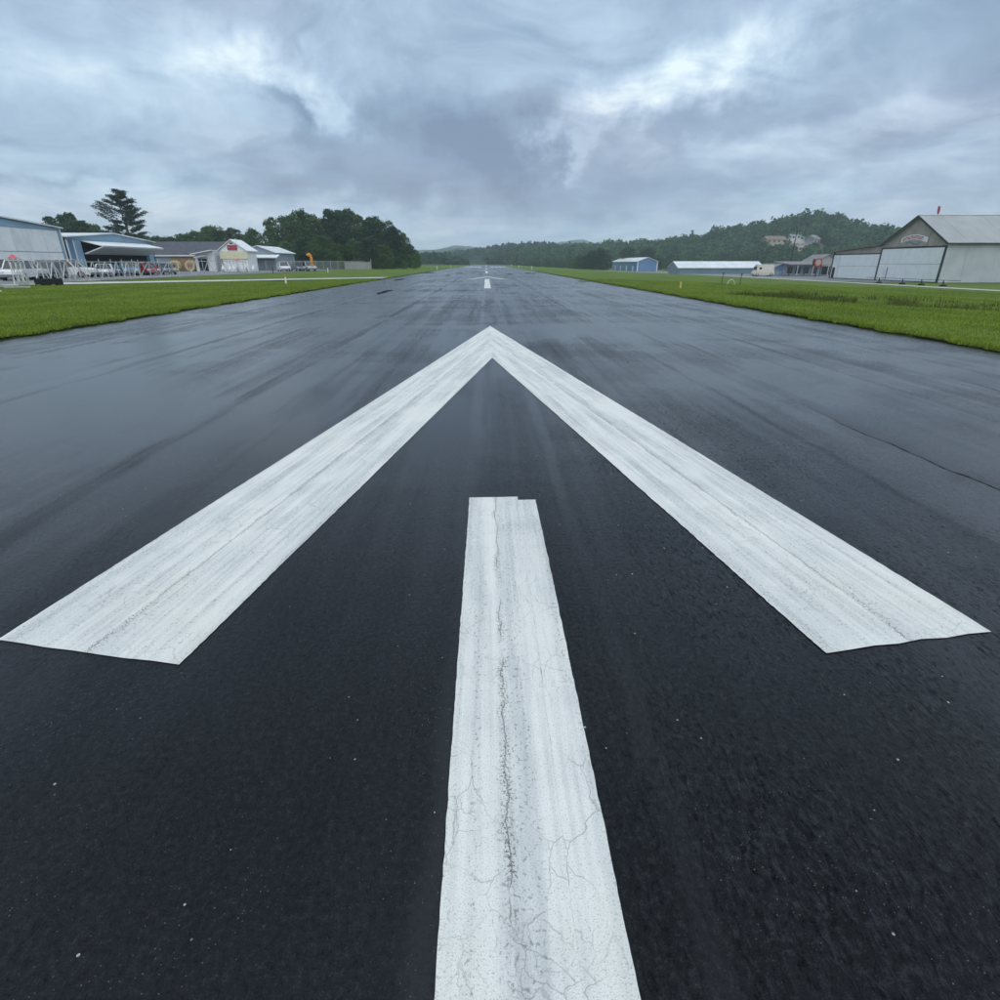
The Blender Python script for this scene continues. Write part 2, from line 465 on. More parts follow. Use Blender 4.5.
def make_grass(name, a, c2, dry, dryamt, shaded_soil=False):
    m, t, bs = new_mat(name)
    P = t.node('ShaderNodeNewGeometry').outputs['Position']
    n1 = t.noise(P, .35, 5, .6); n2 = t.noise(P, 6, 4, .65); n3 = t.noise(P, 1.0, 4, .6, mapscale=(.45, .06, 1))
    f = t.m('ADD', t.m('MULTIPLY', n1, .4), t.m('ADD', t.m('MULTIPLY', n2, .25), t.m('MULTIPLY', n3, .35)))
    c = t.mix(t.ramp(f, .36, .64), a, c2)
    if name.endswith('blades'):
        at = t.node('ShaderNodeAttribute', attribute_name='tone')
        hs = t.node('ShaderNodeHueSaturation'); t.put(hs.inputs['Color'], c)
        t.put(hs.inputs['Value'], t.ramp(at.outputs['Fac'], 0, 1, .6, 1.4, smooth=False))
        t.put(hs.inputs['Hue'], t.ramp(at.outputs['Fac'], 0, 1, .512, .488, smooth=False))
        c = hs.outputs[0]
    d = t.noise(P, .9, 5, .65, loc=(3, 9, 2))
    c = t.mix(t.m('MULTIPLY', t.ramp(d, .56, .72), dryamt), c, dry)
    t.put(bs.inputs['Base Color'], c)
    bs.inputs['Roughness'].default_value = .75
    bs.inputs['Specular IOR Level'].default_value = .15
    if not name.endswith('blades'):
        t.put(bs.inputs['Normal'], t.bump(t.noise(P, 14, 5, .7), .8, .06))
    else:
        tr = t.node('ShaderNodeBsdfTranslucent'); t.put(tr.inputs['Color'], c)
        mx = t.node('ShaderNodeMixShader'); mx.inputs[0].default_value = .35
        t.l.new(bs.outputs[0], mx.inputs[1]); t.l.new(tr.outputs[0], mx.inputs[2])
        t.l.new(mx.outputs[0], t.n['Material Output'].inputs['Surface'])
    return m


def make_leaf(name, a, c2, scale=.5, trans=.3):
    m, t, bs = new_mat(name)
    P = t.node('ShaderNodeNewGeometry').outputs['Position']
    n = t.noise(P, scale, 4, .6)
    at = t.node('ShaderNodeAttribute', attribute_name='tone').outputs['Fac']
    oi = t.node('ShaderNodeObjectInfo').outputs['Random']
    f = t.m('ADD', t.m('MULTIPLY', n, .45), t.m('ADD', t.m('MULTIPLY', at, .3), t.m('MULTIPLY', oi, .45)))
    c = t.mix(t.ramp(f, .25, .9, smooth=False), a, c2)
    t.put(bs.inputs['Base Color'], c)
    bs.inputs['Roughness'].default_value = .6
    bs.inputs['Specular IOR Level'].default_value = .2
    tr = t.node('ShaderNodeBsdfTranslucent'); t.put(tr.inputs['Color'], c)
    mx = t.node('ShaderNodeMixShader'); mx.inputs[0].default_value = trans
    t.l.new(bs.outputs[0], mx.inputs[1]); t.l.new(tr.outputs[0], mx.inputs[2])
    t.l.new(mx.outputs[0], t.n['Material Output'].inputs['Surface'])
    return m


def make_ribbed(name, c, rough=.45, pitch=.3, axis=0, dirt=.25, seams=0.0, metal=0.0):
    """ribbed sheet metal with rain streaks"""
    m, t, bs = new_mat(name)
    P = t.node('ShaderNodeTexCoord').outputs['Object']
    q = t.xyz(P)[axis]
    fr = t.m('FRACT', t.m('DIVIDE', q, pitch))
    rib = t.m('ADD', t.ramp(fr, .0, .12, 1, 0), t.ramp(fr, .88, 1.0, 0, 1))
    st = t.noise(P, 1.0, 6, .65, mapscale=(1.6, 1.6, .18))
    bl = t.noise(P, .35, 5, .6, loc=(2, 5, 1))
    k = t.mix(t.ramp(bl, .3, .7), tuple(x * .88 for x in c), tuple(min(1, x * 1.08) for x in c))
    k = t.mix(t.m('MULTIPLY', t.ramp(st, .48, .72), dirt), k, (.20, .18, .155))
    t.put(bs.inputs['Base Color'], k)
    bs.inputs['Roughness'].default_value = rough
    bs.inputs['Metallic'].default_value = metal
    t.put(bs.inputs['Normal'], t.bump(rib, .6, .03))
    return m


make_asphalt(); make_paint()
make_grass('mown_grass', (.070, .118, .010), (.120, .176, .018), (.17, .17, .05), .30)
make_grass('grass_blades', (.140, .205, .021), (.242, .325, .044), (.19, .19, .05), .30)
make_grass('weed_blades', (.060, .095, .014), (.130, .140, .036), (.27, .205, .095), .95)
make_leaf('leaf_broad', (.018, .052, .014), (.085, .160, .032))
make_leaf('leaf_dark', (.010, .034, .017), (.044, .098, .034))
make_leaf('leaf_pale', (.035, .070, .018), (.095, .150, .040))
make_leaf('needles', (.008, .024, .014), (.026, .058, .026))
make_leaf('leaf_far', (.012, .046, .022), (.075, .150, .045), scale=.05)
plain('bark', (.085, .072, .06), .9, .35, 3, .1, bump=.02)
plain('worn_paint', (.40, .41, .405), .6, .3, 2.0, .3)
plain('concrete_pale', (.52, .515, .48), .75, .16, .5, .25, dirt=.25)
plain('apron_asphalt', (.17, .17, .17), .6, .25, .35, .4)
plain('shaded_soil', (.030, .024, .016), .95, .4, 6, .1, bump=.03)
plain('white_trim', (.76, .78, .78), .5, .06, 1.5, .4, dirt=.12)
plain('white_panel', (.77, .795, .80), .5, .05, .9, .4, dirt=.14)
plain('grey_white_panel', (.71, .74, .75), .5, .06, .9, .4, dirt=.2)
make_ribbed('white_sheet', (.69, .73, .75), .45, .3, 1, .22)
make_ribbed('blue_sheet', (.115, .235, .375), .45, .3, 1, .12)
make_ribbed('pale_blue_sheet', (.25, .40, .54), .45, .3, 1, .12)
make_ribbed('blue_sheet_x', (.10, .22, .38), .45, .35, 0, .12)
make_ribbed('teal_sheet', (.12, .20, .25), .45, .35, 0, .2)
make_ribbed('grey_blue_wall', (.27, .325, .385), .5, .35, 0, .2)
make_ribbed('galvanised_wall', (.44, .47, .50), .5, .4, 0, .15)
make_ribbed('galvanised_roof', (.33, .345, .345), .5, .6, 0, .25)
make_ribbed('white_roof', (.68, .71, .72), .45, .5, 0, .18)
plain('tan_stucco', (.36, .325, .275), .85, .14, .6, .2, dirt=.25)
plain('dark_shingle', (.085, .090, .105), .9, .35, 2.2, .2, bump=.03)
plain('cream_panel', (.66, .62, .43), .6, .08, 1.5, .3, dirt=.1)
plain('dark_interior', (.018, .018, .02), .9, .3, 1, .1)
plain('dark_trim', (.03, .032, .035), .6, .2, 2, .3)
plain('red_sign', (.33, .035, .05), .5, .15, 3, .4)
plain('sign_white', (.74, .74, .74), .5, .06, 3, .4)
plain('sign_blue', (.10, .16, .30), .5, .1, 3, .4)
plain('aluminium', (.50, .51, .51), .45, .2, 4, .5, metal=.2)
plain('rubber', (.012, .012, .013), .75, .3, 6, .3)
plain('timber', (.34, .235, .14), .8, .25, 4, .2, stretch=(1, 1, 6), bump=.01)
plain('yellow_paint', (.62, .46, .13), .5, .15, 5, .4)
plain('pale_timber', (.60, .47, .26), .75, .2, 5, .2)
plain('orange_cloth', (.70, .27, .035), .75, .18, 4, .2)
plain('pink_cloth', (.66, .10, .14), .7, .15, 5, .2)
plain('marker_orange', (.62, .18, .03), .6, .1, 5, .3)
plain('pole_wood', (.06, .05, .042), .9, .3, 3, .1, stretch=(4, 4, .5))
plain('window_glass', (.02, .026, .032), .12, .2, 2, .6)
plain('lamp_red', (.35, .012, .012), .25, .1, 5, .5)
plain('lamp_clear', (.62, .64, .66), .2, .1, 5, .5)
plain('rim_metal', (.45, .46, .47), .35, .1, 5, .5, metal=.6)
plain('house_tan', (.44, .36, .26), .8, .1, .3, .2)
plain('house_grey', (.34, .33, .33), .8, .1, .3, .2)
plain('house_white', (.62, .61, .58), .8, .08, .3, .2)
plain('roof_brown', (.20, .155, .125), .9, .2, .6, .2)
plain('roof_grey', (.22, .215, .215), .9, .2, .6, .2)
plain('roof_teal', (.14, .27, .28), .7, .15, .6, .2)
for nm, c in dict(car_white=(.72, .73, .73), car_silver=(.42, .44, .45), car_grey=(.13, .14, .15), car_blue=(.025, .085, .19), car_teal=(.10, .20, .30),
                  car_red=(.36, .022, .03), car_black=(.014, .015, .017), truck_beige=(.58, .55, .46)).items():
    plain(nm, c, .28, .05, 2, .6)


def chain_mat():
    m, t, bs = new_mat('chain_link_wire')
    P = t.node('ShaderNodeTexCoord').outputs['Object']
    x, y, z = t.xyz(P)
    u = t.m('ADD', x, y)
    a = t.m('FRACT', t.m('MULTIPLY', t.m('ADD', u, z), 9.0)); c = t.m('FRACT', t.m('MULTIPLY', t.m('SUBTRACT', u, z), 9.0))
    wv_ = t.m('MAXIMUM', t.m('LESS_THAN', a, .27), t.m('LESS_THAN', c, .27))
    bs.inputs['Base Color'].default_value = (.27, .28, .28, 1); bs.inputs['Metallic'].default_value = .4; bs.inputs['Roughness'].default_value = .5
    tr = t.node('ShaderNodeBsdfTransparent'); mx = t.node('ShaderNodeMixShader')
    t.l.new(wv_, mx.inputs[0]); t.l.new(tr.outputs[0], mx.inputs[1]); t.l.new(bs.outputs[0], mx.inputs[2])
    t.l.new(mx.outputs[0], t.n['Material Output'].inputs['Surface'])


chain_mat()


def hill_mat():
    m, t, bs = new_mat('hill_ground')
    P = t.node('ShaderNodeNewGeometry').outputs['Position']
    n = t.noise(P, .05, 5, .6)
    c = t.mix(t.ramp(n, .35, .65), (.022, .042, .014), (.050, .080, .022))
    # bare cut bank between the houses
    d = t.vm('SUBTRACT', P, (219, 425, 8))
    dd = t.m('ADD', t.m('POWER', t.m('DIVIDE', t.xyz(d)[0], 30), 2), t.m('POWER', t.m('DIVIDE', t.xyz(d)[1], 34), 2))
    k = t.m('ADD', dd, t.m('MULTIPLY', t.m('SUBTRACT', t.noise(P, .08, 4, .6), .5), 2.2))
    bank = t.mix(t.ramp(t.noise(P, .25, 5, .6), .35, .65), (.17, .135, .10), (.27, .225, .18))
    c = t.mix(t.ramp(k, .7, 1.0, 1, 0), c, bank)
    t.put(bs.inputs['Base Color'], c); bs.inputs['Roughness'].default_value = .95; bs.inputs['Specular IOR Level'].default_value = .05
    t.put(bs.inputs['Normal'], t.bump(t.noise(P, .25, 6, .7), 1.0, 2.5))


hill_mat()

# ------------------------------------------------------------------ ground
EL, ER = -10.9, 9.95          # runway edges


def ditch_axis(X, Y):
    ax, ay, bx, by = 15.5, 34.0, 30.0, 15.0
    ux, uy = bx - ax, by - ay
    L = math.hypot(ux, uy); ux /= L; uy /= L
    s = (X - ax) * ux + (Y - ay) * uy
    d = (X - ax) * (-uy) + (Y - ay) * ux
    return s, d


def ground_z(X, Y):
    z = np.where((X > EL) & (X < ER), -.12, .035)
    r = np.clip(X - 13, 0, 58)
    z = np.where(X >= ER, .035 - .030 * r - .6 * sstep(120, 260, Y) * sstep(20, 70, X), z)
    # gentle unevenness on the mown ground
    und = .035 * np.sin(X * .55 + .3 * np.sin(Y * .21)) * np.sin(Y * .17 + 1.3) * sstep(2.5, 8, np.minimum(np.abs(X - EL), np.abs(X - ER)))
    und = np.where((X > EL) & (X < ER), 0, und) * np.where(X < -24, 0, 1) * np.where(X > 50, 0, 1)
    z = z + und
    s, d = ditch_axis(X, Y)
    k = sstep(-3, 6, s) * np.exp(-(d / 2.6) ** 4) * .75
    k = k * sstep(11.5, 15.5, X)
    return z - np.where(X > ER, k, 0)


def terrain_xs():
    a = np.concatenate([np.array([-9000, -4000, -2000, -1000, -500, -300, -200, -140, -100, -80]), np.arange(-64, -12, 1.0),
                        np.array([-12, -11.5, -11.1, -10.9001, -10.8999]), np.linspace(-8, 8, 5), np.array([9.9499, 9.9501, 10.2, 10.6, 11]),
                        np.arange(11.5, 40, .5), np.arange(40, 84, 1.5), np.array([90, 110, 150, 250, 500, 1000, 2000, 4000, 9000])])
    return np.unique(a)


ys = np.unique(np.concatenate([np.array([-200, -60, -20, -6]), np.arange(0, 60, .5), np.arange(60, 140, 2.0), np.arange(140, 300, 10), np.array([300, 340, 400, 500, 650, 800, 1000, 1300, 1700, 2300, 3200, 5000, 9000])]))
struct(link('ground', grid_mesh('ground', terrain_xs(), ys, ground_z), 'mown_grass'))

# runway: one slab with a heaved seam on the right


def runway_z(X, Y):
    xe = 3.79 + .030 * np.sin(Y * 2.1) + .018 * np.sin(Y * 5.3 + 1) + .008 * np.sin(Y * 13.0)
    A = .030 * sstep(6.6, 4.9, Y) * sstep(-4, 2, Y)
    A = .075 * (1 - sstep(5.0, 6.7, Y))
    dip = np.where(X > xe, -A * np.exp(-np.maximum(X - xe, 0) / .55), A * .30 * np.exp(-((X - xe) / .35) ** 2))
    xe2 = 6.9 + .04 * np.sin(Y * 1.7) + .02 * np.sin(Y * 4.3)
    A2 = .05 * (1 - sstep(7.6, 8.8, Y))
    dip2 = np.where(X > xe2, -A2 * np.exp(-np.maximum(X - xe2, 0) / .5), 0)
    return dip + dip2 + .006 * np.sin(X * 1.03) * np.sin(Y * .21 + X * .3)


rx = np.unique(np.round(np.concatenate([np.linspace(EL, ER, 120), np.arange(3.68, 3.90, .012), np.arange(6.8, 7.0, .02)]), 4))
ry = np.unique(np.concatenate([np.arange(-5, 10, .06), np.arange(10, 60, .4), np.arange(60, 200, 2), np.arange(200, 1160, 40)]))
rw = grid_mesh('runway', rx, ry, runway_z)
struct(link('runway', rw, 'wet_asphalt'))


def jagged_strip(name, xs, y0, y1, z, m, step=.15, amp=.06, zfun=None):
    """long narrow sheet with an uneven outline"""
    n = int((y1 - y0) / step) + 1
    vs = []; fs = []
    for i in range(n + 1):
        y = y0 + (y1 - y0) * i / n
        for j, x in enumerate(xs):
            vs.append((x + amp * (mnoise.noise((y * 2.3, j * 7.1, x)) + .6 * mnoise.noise((y * 9.3, j * 3.1, 2))), y, z))
        if i: fs.append((2 * i - 2, 2 * i - 1, 2 * i + 1, 2 * i))
    me = bpy.data.meshes.new(name); me.from_pydata(vs, [], fs)
    return struct(link(name, me, m))


jagged_strip('shaded_soil_edge', (EL - .30, EL + .05), -2, 120, .044, 'shaded_soil')  # dark soil strips with the shade of the grass edge painted in
jagged_strip('shaded_soil_edge', (ER - .05, ER + .32), -2, 120, .044, 'shaded_soil')


def sheet(name, poly, z, m):
    me = bpy.data.meshes.new(name)
    me.from_pydata([(x, y, z(x, y) if callable(z) else z) for x, y in poly], [], [tuple(range(len(poly)))])
    return struct(link(name, me, m))


# left apron and the connector taxiway, right taxiway and apron
sheet('apron', [(-34.2, 10), (-36.5, 60), (-36.5, 150), (-78, 150), (-78, 10)], .070, 'apron_asphalt')
sheet('taxiway_connector', [(-36.6, 43), (-36.6, 50.5), (-10.95, 70.5), (-10.95, 66.0), (-13.5, 64.0)], .078, 'concrete_pale')
zr = lambda x: .035 - .030 * min(max(x - 13, 0), 58)
n = 30
vs = []; fs = []
for i in range(n + 1):
    y = 5 + 300 * i / n
    for x in (54.6, 59.8):
        vs.append((x, y, float(ground_z(np.array(x), np.array(y))) + .05))
    if i: fs.append((2 * i - 2, 2 * i - 1, 2 * i + 1, 2 * i))
me = bpy.data.meshes.new('taxiway'); me.from_pydata(vs, [], fs)
struct(link('taxiway', me, 'concrete_pale'))
vs = []; fs = []
for i in range(n + 1):
    y = 108 + 200 * i / n
    for k, x in enumerate((59.9, 71, 110)):
        vs.append((x, y, float(ground_z(np.array(x), np.array(y))) + .05))
    if i:
        a = 3 * i
        fs += [(a - 3, a - 2, a + 1, a), (a - 2, a - 1, a + 2, a + 1)]
me = bpy.data.meshes.new('hangar_apron'); me.from_pydata(vs, [], fs)
struct(link('hangar_apron', me, 'apron_asphalt'))


# ------------------------------------------------------------------ painted runway markings
def stroke(parent, name, p0, p1, wd, end0=None, end1=None, z=.0035, jit=.003, step=.03):
    """painted stroke from p0 to p1 (centre line), as a thin sheet with ragged edges.
    local Y runs along the stroke. end0/end1: shear of the ends in metres per metre of width."""
    p0, p1 = Vector(p0), Vector(p1)
    L = (p1 - p0).length; ang = math.atan2(p1.y - p0.y, p1.x - p0.x) - PI / 2
    n = max(2, min(int(L / step), 420))
    k = 6
    sd = rnd.random() * 50
    bm = bmesh.new(); rows = []
    for i in range(n + 1):
        row = []
        for j in range(k + 1):
            u = -wd / 2 + wd * j / k
            f = i / n
            a = (end0 or 0) * u; c = L + (end1 or 0) * u
            y = a + (c - a) * f
            e = 0
            if j in (0, k): e = jit * (mnoise.noise((y * 1.1, sd + j, 0)) * .9 + mnoise.noise((y * 9, sd + j, 3)) + .9 * mnoise.noise((y * 27, sd + j, 5)))
            ey = 0
            if i in (0, n): ey = jit * 1.6 * (mnoise.noise((u * 5, sd + i, 7)) + .7 * mnoise.noise((u * 21, sd, 9)))
            row.append(bm.verts.new((u + e, y + ey, 0)))
        rows.append(row)
    for i in range(n):
        for j in range(k):
            bm.faces.new((rows[i][j], rows[i][j + 1], rows[i + 1][j + 1], rows[i + 1][j]))
    me = bpy.data.meshes.new(name); bm.to_mesh(me); bm.free()
    # follow the pavement, 6 mm proud; give the film a thickness
    o = link(name, me, 'white_runway_paint', parent)
    o.location = (p0.x, p0.y, 0); o.rotation_euler.z = ang
    ca, sa = math.cos(ang), math.sin(ang)
    for v in me.vertices:
        gx = p0.x + ca * v.co.x - sa * v.co.y; gy = p0.y + sa * v.co.x + ca * v.co.y
        v.co.z = float(runway_z(np.array(gx), np.array(gy))) + z
    return o


AX = .095                        # arrow axis


def arrow(y_tail, y_tip, label):
    t = thing('arrow_marking', label, 'runway marking', (0, 0, 0), 0, 'displaced threshold arrows')
    yb = y_tip - 13.90
    half, inner = 2.29, 1.405
    yi = y_tip - 5.57            # notch
    wd = half - inner
    # each head stroke: outer edge (AX,y_tip)->(±half,yb+.12); inner (AX,yi)->(±inner,yb)
    for s in (-1, 1):
        A = Vector((AX, y_tip)); B = Vector((AX - .05 + s * half, yb + .17 - s * .02)); C = Vector((AX - .02 + s * inner, yb)); D = Vector((AX, yi))
        n, k = (420, 7) if y_tip < 20 else (60, 3)
        axis0 = (B + C) / 2; axis1 = (A + D) / 2
        ang = math.atan2(axis1.y - axis0.y, axis1.x - axis0.x) - PI / 2
        ca, sa = math.cos(ang), math.sin(ang)
        sd = rnd.random() * 40
        bm = bmesh.new(); rows = []
        for i in range(n + 1):
            f = i / n; row = []
            for j in range(k + 1):
                g = j / k
                e0 = B.lerp(C, g); e1 = A.lerp(D, g)
                p = e0.lerp(e1, f)
                if j in (0, k) and 0 < i < n:
                    nr = Vector((1, 0))
                    p = p + nr * .0035 * (mnoise.noise((f * 14, sd + j, 0)) + mnoise.noise((f * 130, sd + j, 3)) + mnoise.noise((f * 390, sd + j, 5)))
                if i == 0:
                    p = p + Vector((0, 1)) * .014 * (mnoise.noise((g * 5, sd, 5)) + .5 * mnoise.noise((g * 17, sd, 5)))
                q = p - axis0
                row.append(bm.verts.new((ca * q.x + sa * q.y, -sa * q.x + ca * q.y, float(runway_z(np.array(p.x), np.array(p.y))) + (.0035 if s < 0 else .0045))))
            rows.append(row)
        for i in range(n):
            for j in range(k):
                q = (rows[i][j], rows[i + 1][j], rows[i + 1][j + 1], rows[i][j + 1])
                bm.faces.new(q if s > 0 else q[::-1])
        bmesh.ops.recalc_face_normals(bm, faces=bm.faces)
        me = bpy.data.meshes.new('head_stroke'); bm.to_mesh(me); bm.free()
        o = link('head_stroke', me, 'white_runway_paint' if y_tip < 20 else 'worn_paint', t)
        o.location = (axis0.x, axis0.y, 0); o.rotation_euler.z = ang
    return t


a1 = arrow(-8, 15.84, 'large white painted arrow filling the foreground of the wet runway')
# the shaft of the nearest arrow: two passes of the line machine, one 5 cm longer
stroke(a1, 'shaft', (AX - .055, -4), (AX - .055, 3.76), .355, 0, 0)
sh2 = stroke(a1, 'shaft', (AX + .185, -4), (AX + .185, 3.70), .13, 0, 0, z=.0045)
for v in sh2.data.vertices: v.co.x += .19          # texture coordinates run on from the wider pass
sh2.location.x -= .19
for yt, lab in ((40.4, 'second white arrow beyond the foreground one, head seen nearly edge-on'),
                (101.5, 'third white arrow on the runway centreline, thin in the distance'),
                (162.5, 'farthest white arrow before the threshold bar')):
    a = arrow(yt, yt + 36.6, lab)
    stroke(a, 'shaft', (AX, yt), (AX, yt + 24), .46, 0, 0)
tb = stroke(None, 'threshold_bar', (ER - .6, 236), (EL + .6, 236), 3.0, 0, 0)
tag(tb, 'white threshold bar painted across the far runway', 'runway marking')
for i in range(8):
    x = (-8.2, -6.4, -4.6, -2.8, 2.6, 4.4, 6.2, 8.0)[i]
    o = stroke(None, 'threshold_stripe', (x, 242), (x, 288), 1.0, 0, 0)
    tag(o, 'far white threshold stripe, ' + ('first', 'second', 'third', 'fourth', 'fifth', 'sixth', 'seventh', 'eighth')[i] + ' from the left beyond the threshold bar', 'runway marking', 'threshold stripes')
for i, y in enumerate((320, 400, 480)):
    o = stroke(None, 'centreline_dash', (AX, y), (AX, y + 36), .8, 0, 0)
    tag(o, ('nearest', 'middle', 'farthest')[i] + ' centreline dash beyond the threshold stripes', 'runway marking', 'centreline dashes')


# ------------------------------------------------------------------ puddles and tar patches on the pavement
def blob_sheet(name, cx, cy, rx_, ry_, z, m, label, cat, seed, group=None):
    vs = []
    nn = 48
    for i in range(nn):
        a = 2 * PI * i / nn
        k = 1 + .45 * mnoise.noise((math.cos(a) * 1.6 + seed, math.sin(a) * 1.6, seed)) + .2 * mnoise.noise((math.cos(a) * 5 + seed, math.sin(a) * 5, seed))
        x, y = cx + rx_ * k * math.cos(a), cy + ry_ * k * math.sin(a)
        vs.append((x - cx, y - cy, 0))
    me = bpy.data.meshes.new(name); me.from_pydata(vs, [], [tuple(range(nn))])
    o = link(name, me, m); o.location = (cx, cy, z)
    return tag(o, label, cat, group)


mm, t_, b_ = new_mat('puddle_water')
b_.inputs['Base Color'].default_value = (.006, .007, .009, 1); b_.inputs['Roughness'].default_value = .03; b_.inputs['IOR'].default_value = 1.333
mm, t_, b_ = new_mat('tar_patch')
b_.inputs['Base Color'].default_value = (.004, .004, .005, 1); b_.inputs['Roughness'].default_value = .8; b_.inputs['Specular IOR Level'].default_value = .12
for x, y, a_, c_, lab in ((-10.0, 106, 1.0, 5, 'long pale puddle near the left runway edge far ahead'),
                          (7.4, 101, .9, 5, 'long pale puddle near the right runway edge far ahead'),
                          (-4.6, 101, .6, 4, 'small puddle left of the third arrow'),
                          (-5.4, 84, .35, 3, 'small puddle left of the second arrow head'),
                          (3.6, 92, .5, 4, 'small puddle right of the second arrow head'),
                          (-1.6, 118, 1.6, 4, 'wide puddle across the centreline by the third arrow'),
                          (9.1, 56, .35, 2.2, 'puddle against the right grass edge')):
    blob_sheet('puddle', x, y, a_, c_, .012, 'puddle_water', lab, 'puddle', x * 3.1 + y, 'rain puddles')


def crack(name, xf, y0, y1, wmax, label):
    vs = []; fs = []
    n = int((y1 - y0) / .02)
    for i in range(n + 1):
        y = y0 + (y1 - y0) * i / n
        wd_ = wmax * (1 - (i / n) ** 2) * (.35 + abs(mnoise.noise((y * 6, 1, 2))) * 1.6 + .5 * abs(mnoise.noise((y * 25, 3, 2))))
        x = xf(y) + .006 * mnoise.noise((y * 14, 5, 1))
        for q in (x - wd_ * .3, x + wd_):
            vs.append((q, y, float(runway_z(np.array(x - .006), np.array(y))) + .002))
        if i: fs.append((2 * i - 2, 2 * i - 1, 2 * i + 1, 2 * i))
    me = bpy.data.meshes.new(name); me.from_pydata(vs, [], fs)
    return tag(link(name, me, 'tar_patch'), label, 'pavement crack')


crack('pavement_crack', lambda y: 3.79 + .030 * math.sin(y * 2.1) + .018 * math.sin(y * 5.3 + 1) + .008 * math.sin(y * 13.0), 1.0, 6.3, .034, 'wavy dark crack along the heaved seam at the right edge')
crack('pavement_crack', lambda y: 6.9 + .04 * math.sin(y * 1.7) + .02 * math.sin(y * 4.3), 4.0, 8.2, .040, 'shorter crack beyond the heaved seam, cut by the right edge')
blob_sheet('tar_patch', -6.05, 35.6, .22, 2.3, .012, 'tar_patch', 'dark tar patch on the left seam, nearer of two', 'pavement patch', 4.2, 'tar patches')
blob_sheet('tar_patch', -9.0, 62.5, .30, 3.4, .012, 'tar_patch', 'dark tar patch near the taxiway mouth, farther of two', 'pavement patch', 8.7, 'tar patches')


# ------------------------------------------------------------------ grass blades
def blades(name, pts, hmin, hmax, wmin, wmax, m, lean=.5):
    n = len(pts)
    a = rng.uniform(0, 2 * PI, n); h = rng.uniform(hmin, hmax, n); wd = rng.uniform(wmin, wmax, n)
    la = rng.uniform(0, 2 * PI, n); ll = rng.uniform(0, lean, n) * h
    dx_ = np.cos(a) * wd / 2; dy_ = np.sin(a) * wd / 2
    v = np.zeros((n, 3, 3))
    v[:, 0] = pts + np.stack([dx_, dy_, -.01 + 0 * a], 1)
    v[:, 1] = pts - np.stack([dx_, dy_, .01 + 0 * a], 1)
    v[:, 2] = pts + np.stack([np.cos(la) * ll, np.sin(la) * ll, h], 1)
    return link(name, fast_mesh(name, v.reshape(-1, 3), 3, rng.uniform(0, 1, n)), m)


def scatter(n, xr, yr, dens):
    x = rng.uniform(*xr, n); y = rng.uniform(*yr, n)
    keep = rng.uniform(0, 1, n) < dens(x, y)
    x, y = x[keep], y[keep]
    return np.stack([x, y, ground_z(x, y)], 1)


def inview(x, y): return (np.abs(x) < y * .95 + 2)


left = scatter(420000, (-35, EL - .02), (8, 66), lambda x, y: inview(x, y) * np.clip(24 / np.hypot(x, y), 0, 1) ** 1.3 * (1 - ((y - 66 > (x + 11) * .78 - 1) & (y - 44 < (x + 36) * .9 + 2) & (x < -13))))
right = scatter(520000, (ER + .02, 50), (8, 62), lambda x, y: inview(x, y) * np.clip(24 / np.hypot(x, y), 0, 1) ** 1.3)
struct(blades('verge_grass', left, .02, .06, .02, .05, 'grass_blades'), 'stuff')
struct(blades('verge_grass', right, .02, .06, .02, .05, 'grass_blades'), 'stuff')
# longer grass hanging over the pavement edges
for e, sgn in ((EL, -1), (ER, 1)):
    n = 26000
    y = 6 + 70 * rng.uniform(0, 1, n) ** 1.6
    x = e + sgn * (rng.uniform(-.05, .32, n) + .07 * np.sin(y * 2.1) + .05 * np.sin(y * 5.7))
    struct(blades('edge_grass', np.stack([x, y, np.full(n, .035)], 1), .04, .11, .02, .05, 'grass_blades', .8), 'stuff')
# weeds in the ditch
s = rng.uniform(0, 26, 90000); d = rng.normal(0, 1.5, 90000)
ux, uy = 14.5 / math.hypot(14.5, 19), -19 / math.hypot(14.5, 19)
px_ = 15.5 + s * ux - d * uy; py_ = 34 + s * uy + d * ux
cl = np.array([mnoise.noise((a * .6, c * .6, 0)) for a, c in zip(px_, py_)])
k = (cl > -.15) & (px_ > 13) & (py_ > 8)
px_, py_ = px_[k], py_[k]
struct(blades('ditch_weeds', np.stack([px_, py_, ground_z(px_, py_)], 1), .10, .34, .02, .06, 'weed_blades', .7), 'stuff')


# ------------------------------------------------------------------ trees
PITCH, YAW = R(23.12), R(1.33)


def bearing(px, row):
    """sideways and upward metres per metre ahead, for a compass/level reading taken at (px, row)"""
    u, v = px - 500, row - 500
    fw = 555 * math.cos(PITCH) - v * math.sin(PITCH); up = -(555 * math.sin(PITCH) + v * math.cos(PITCH))
    x = u * math.cos(YAW) + fw * math.sin(YAW); y = -u * math.sin(YAW) + fw * math.cos(YAW)
    return x / y, up / y


def leaf_quads(c, nrm, size, jit=.8):
    """c (n,3) centres, nrm (n,3) facing, size (n,)"""
    n = len(c)
    nn = nrm + rng.normal(0, jit, (n, 3)); nn /= np.linalg.norm(nn, axis=1)[:, None] + 1e-9
    r = rng.normal(0, 1, (n, 3)); u = np.cross(nn, r); u /= np.linalg.norm(u, axis=1)[:, None] + 1e-9
    v = np.cross(nn, u)
    s_ = size[:, None]
    q = np.zeros((n, 4, 3))
    q[:, 0] = c + u * s_ * .5; q[:, 1] = c + v * s_ * .38; q[:, 2] = c - u * s_ * .5; q[:, 3] = c - v * s_ * .38
    return q.reshape(-1, 3)


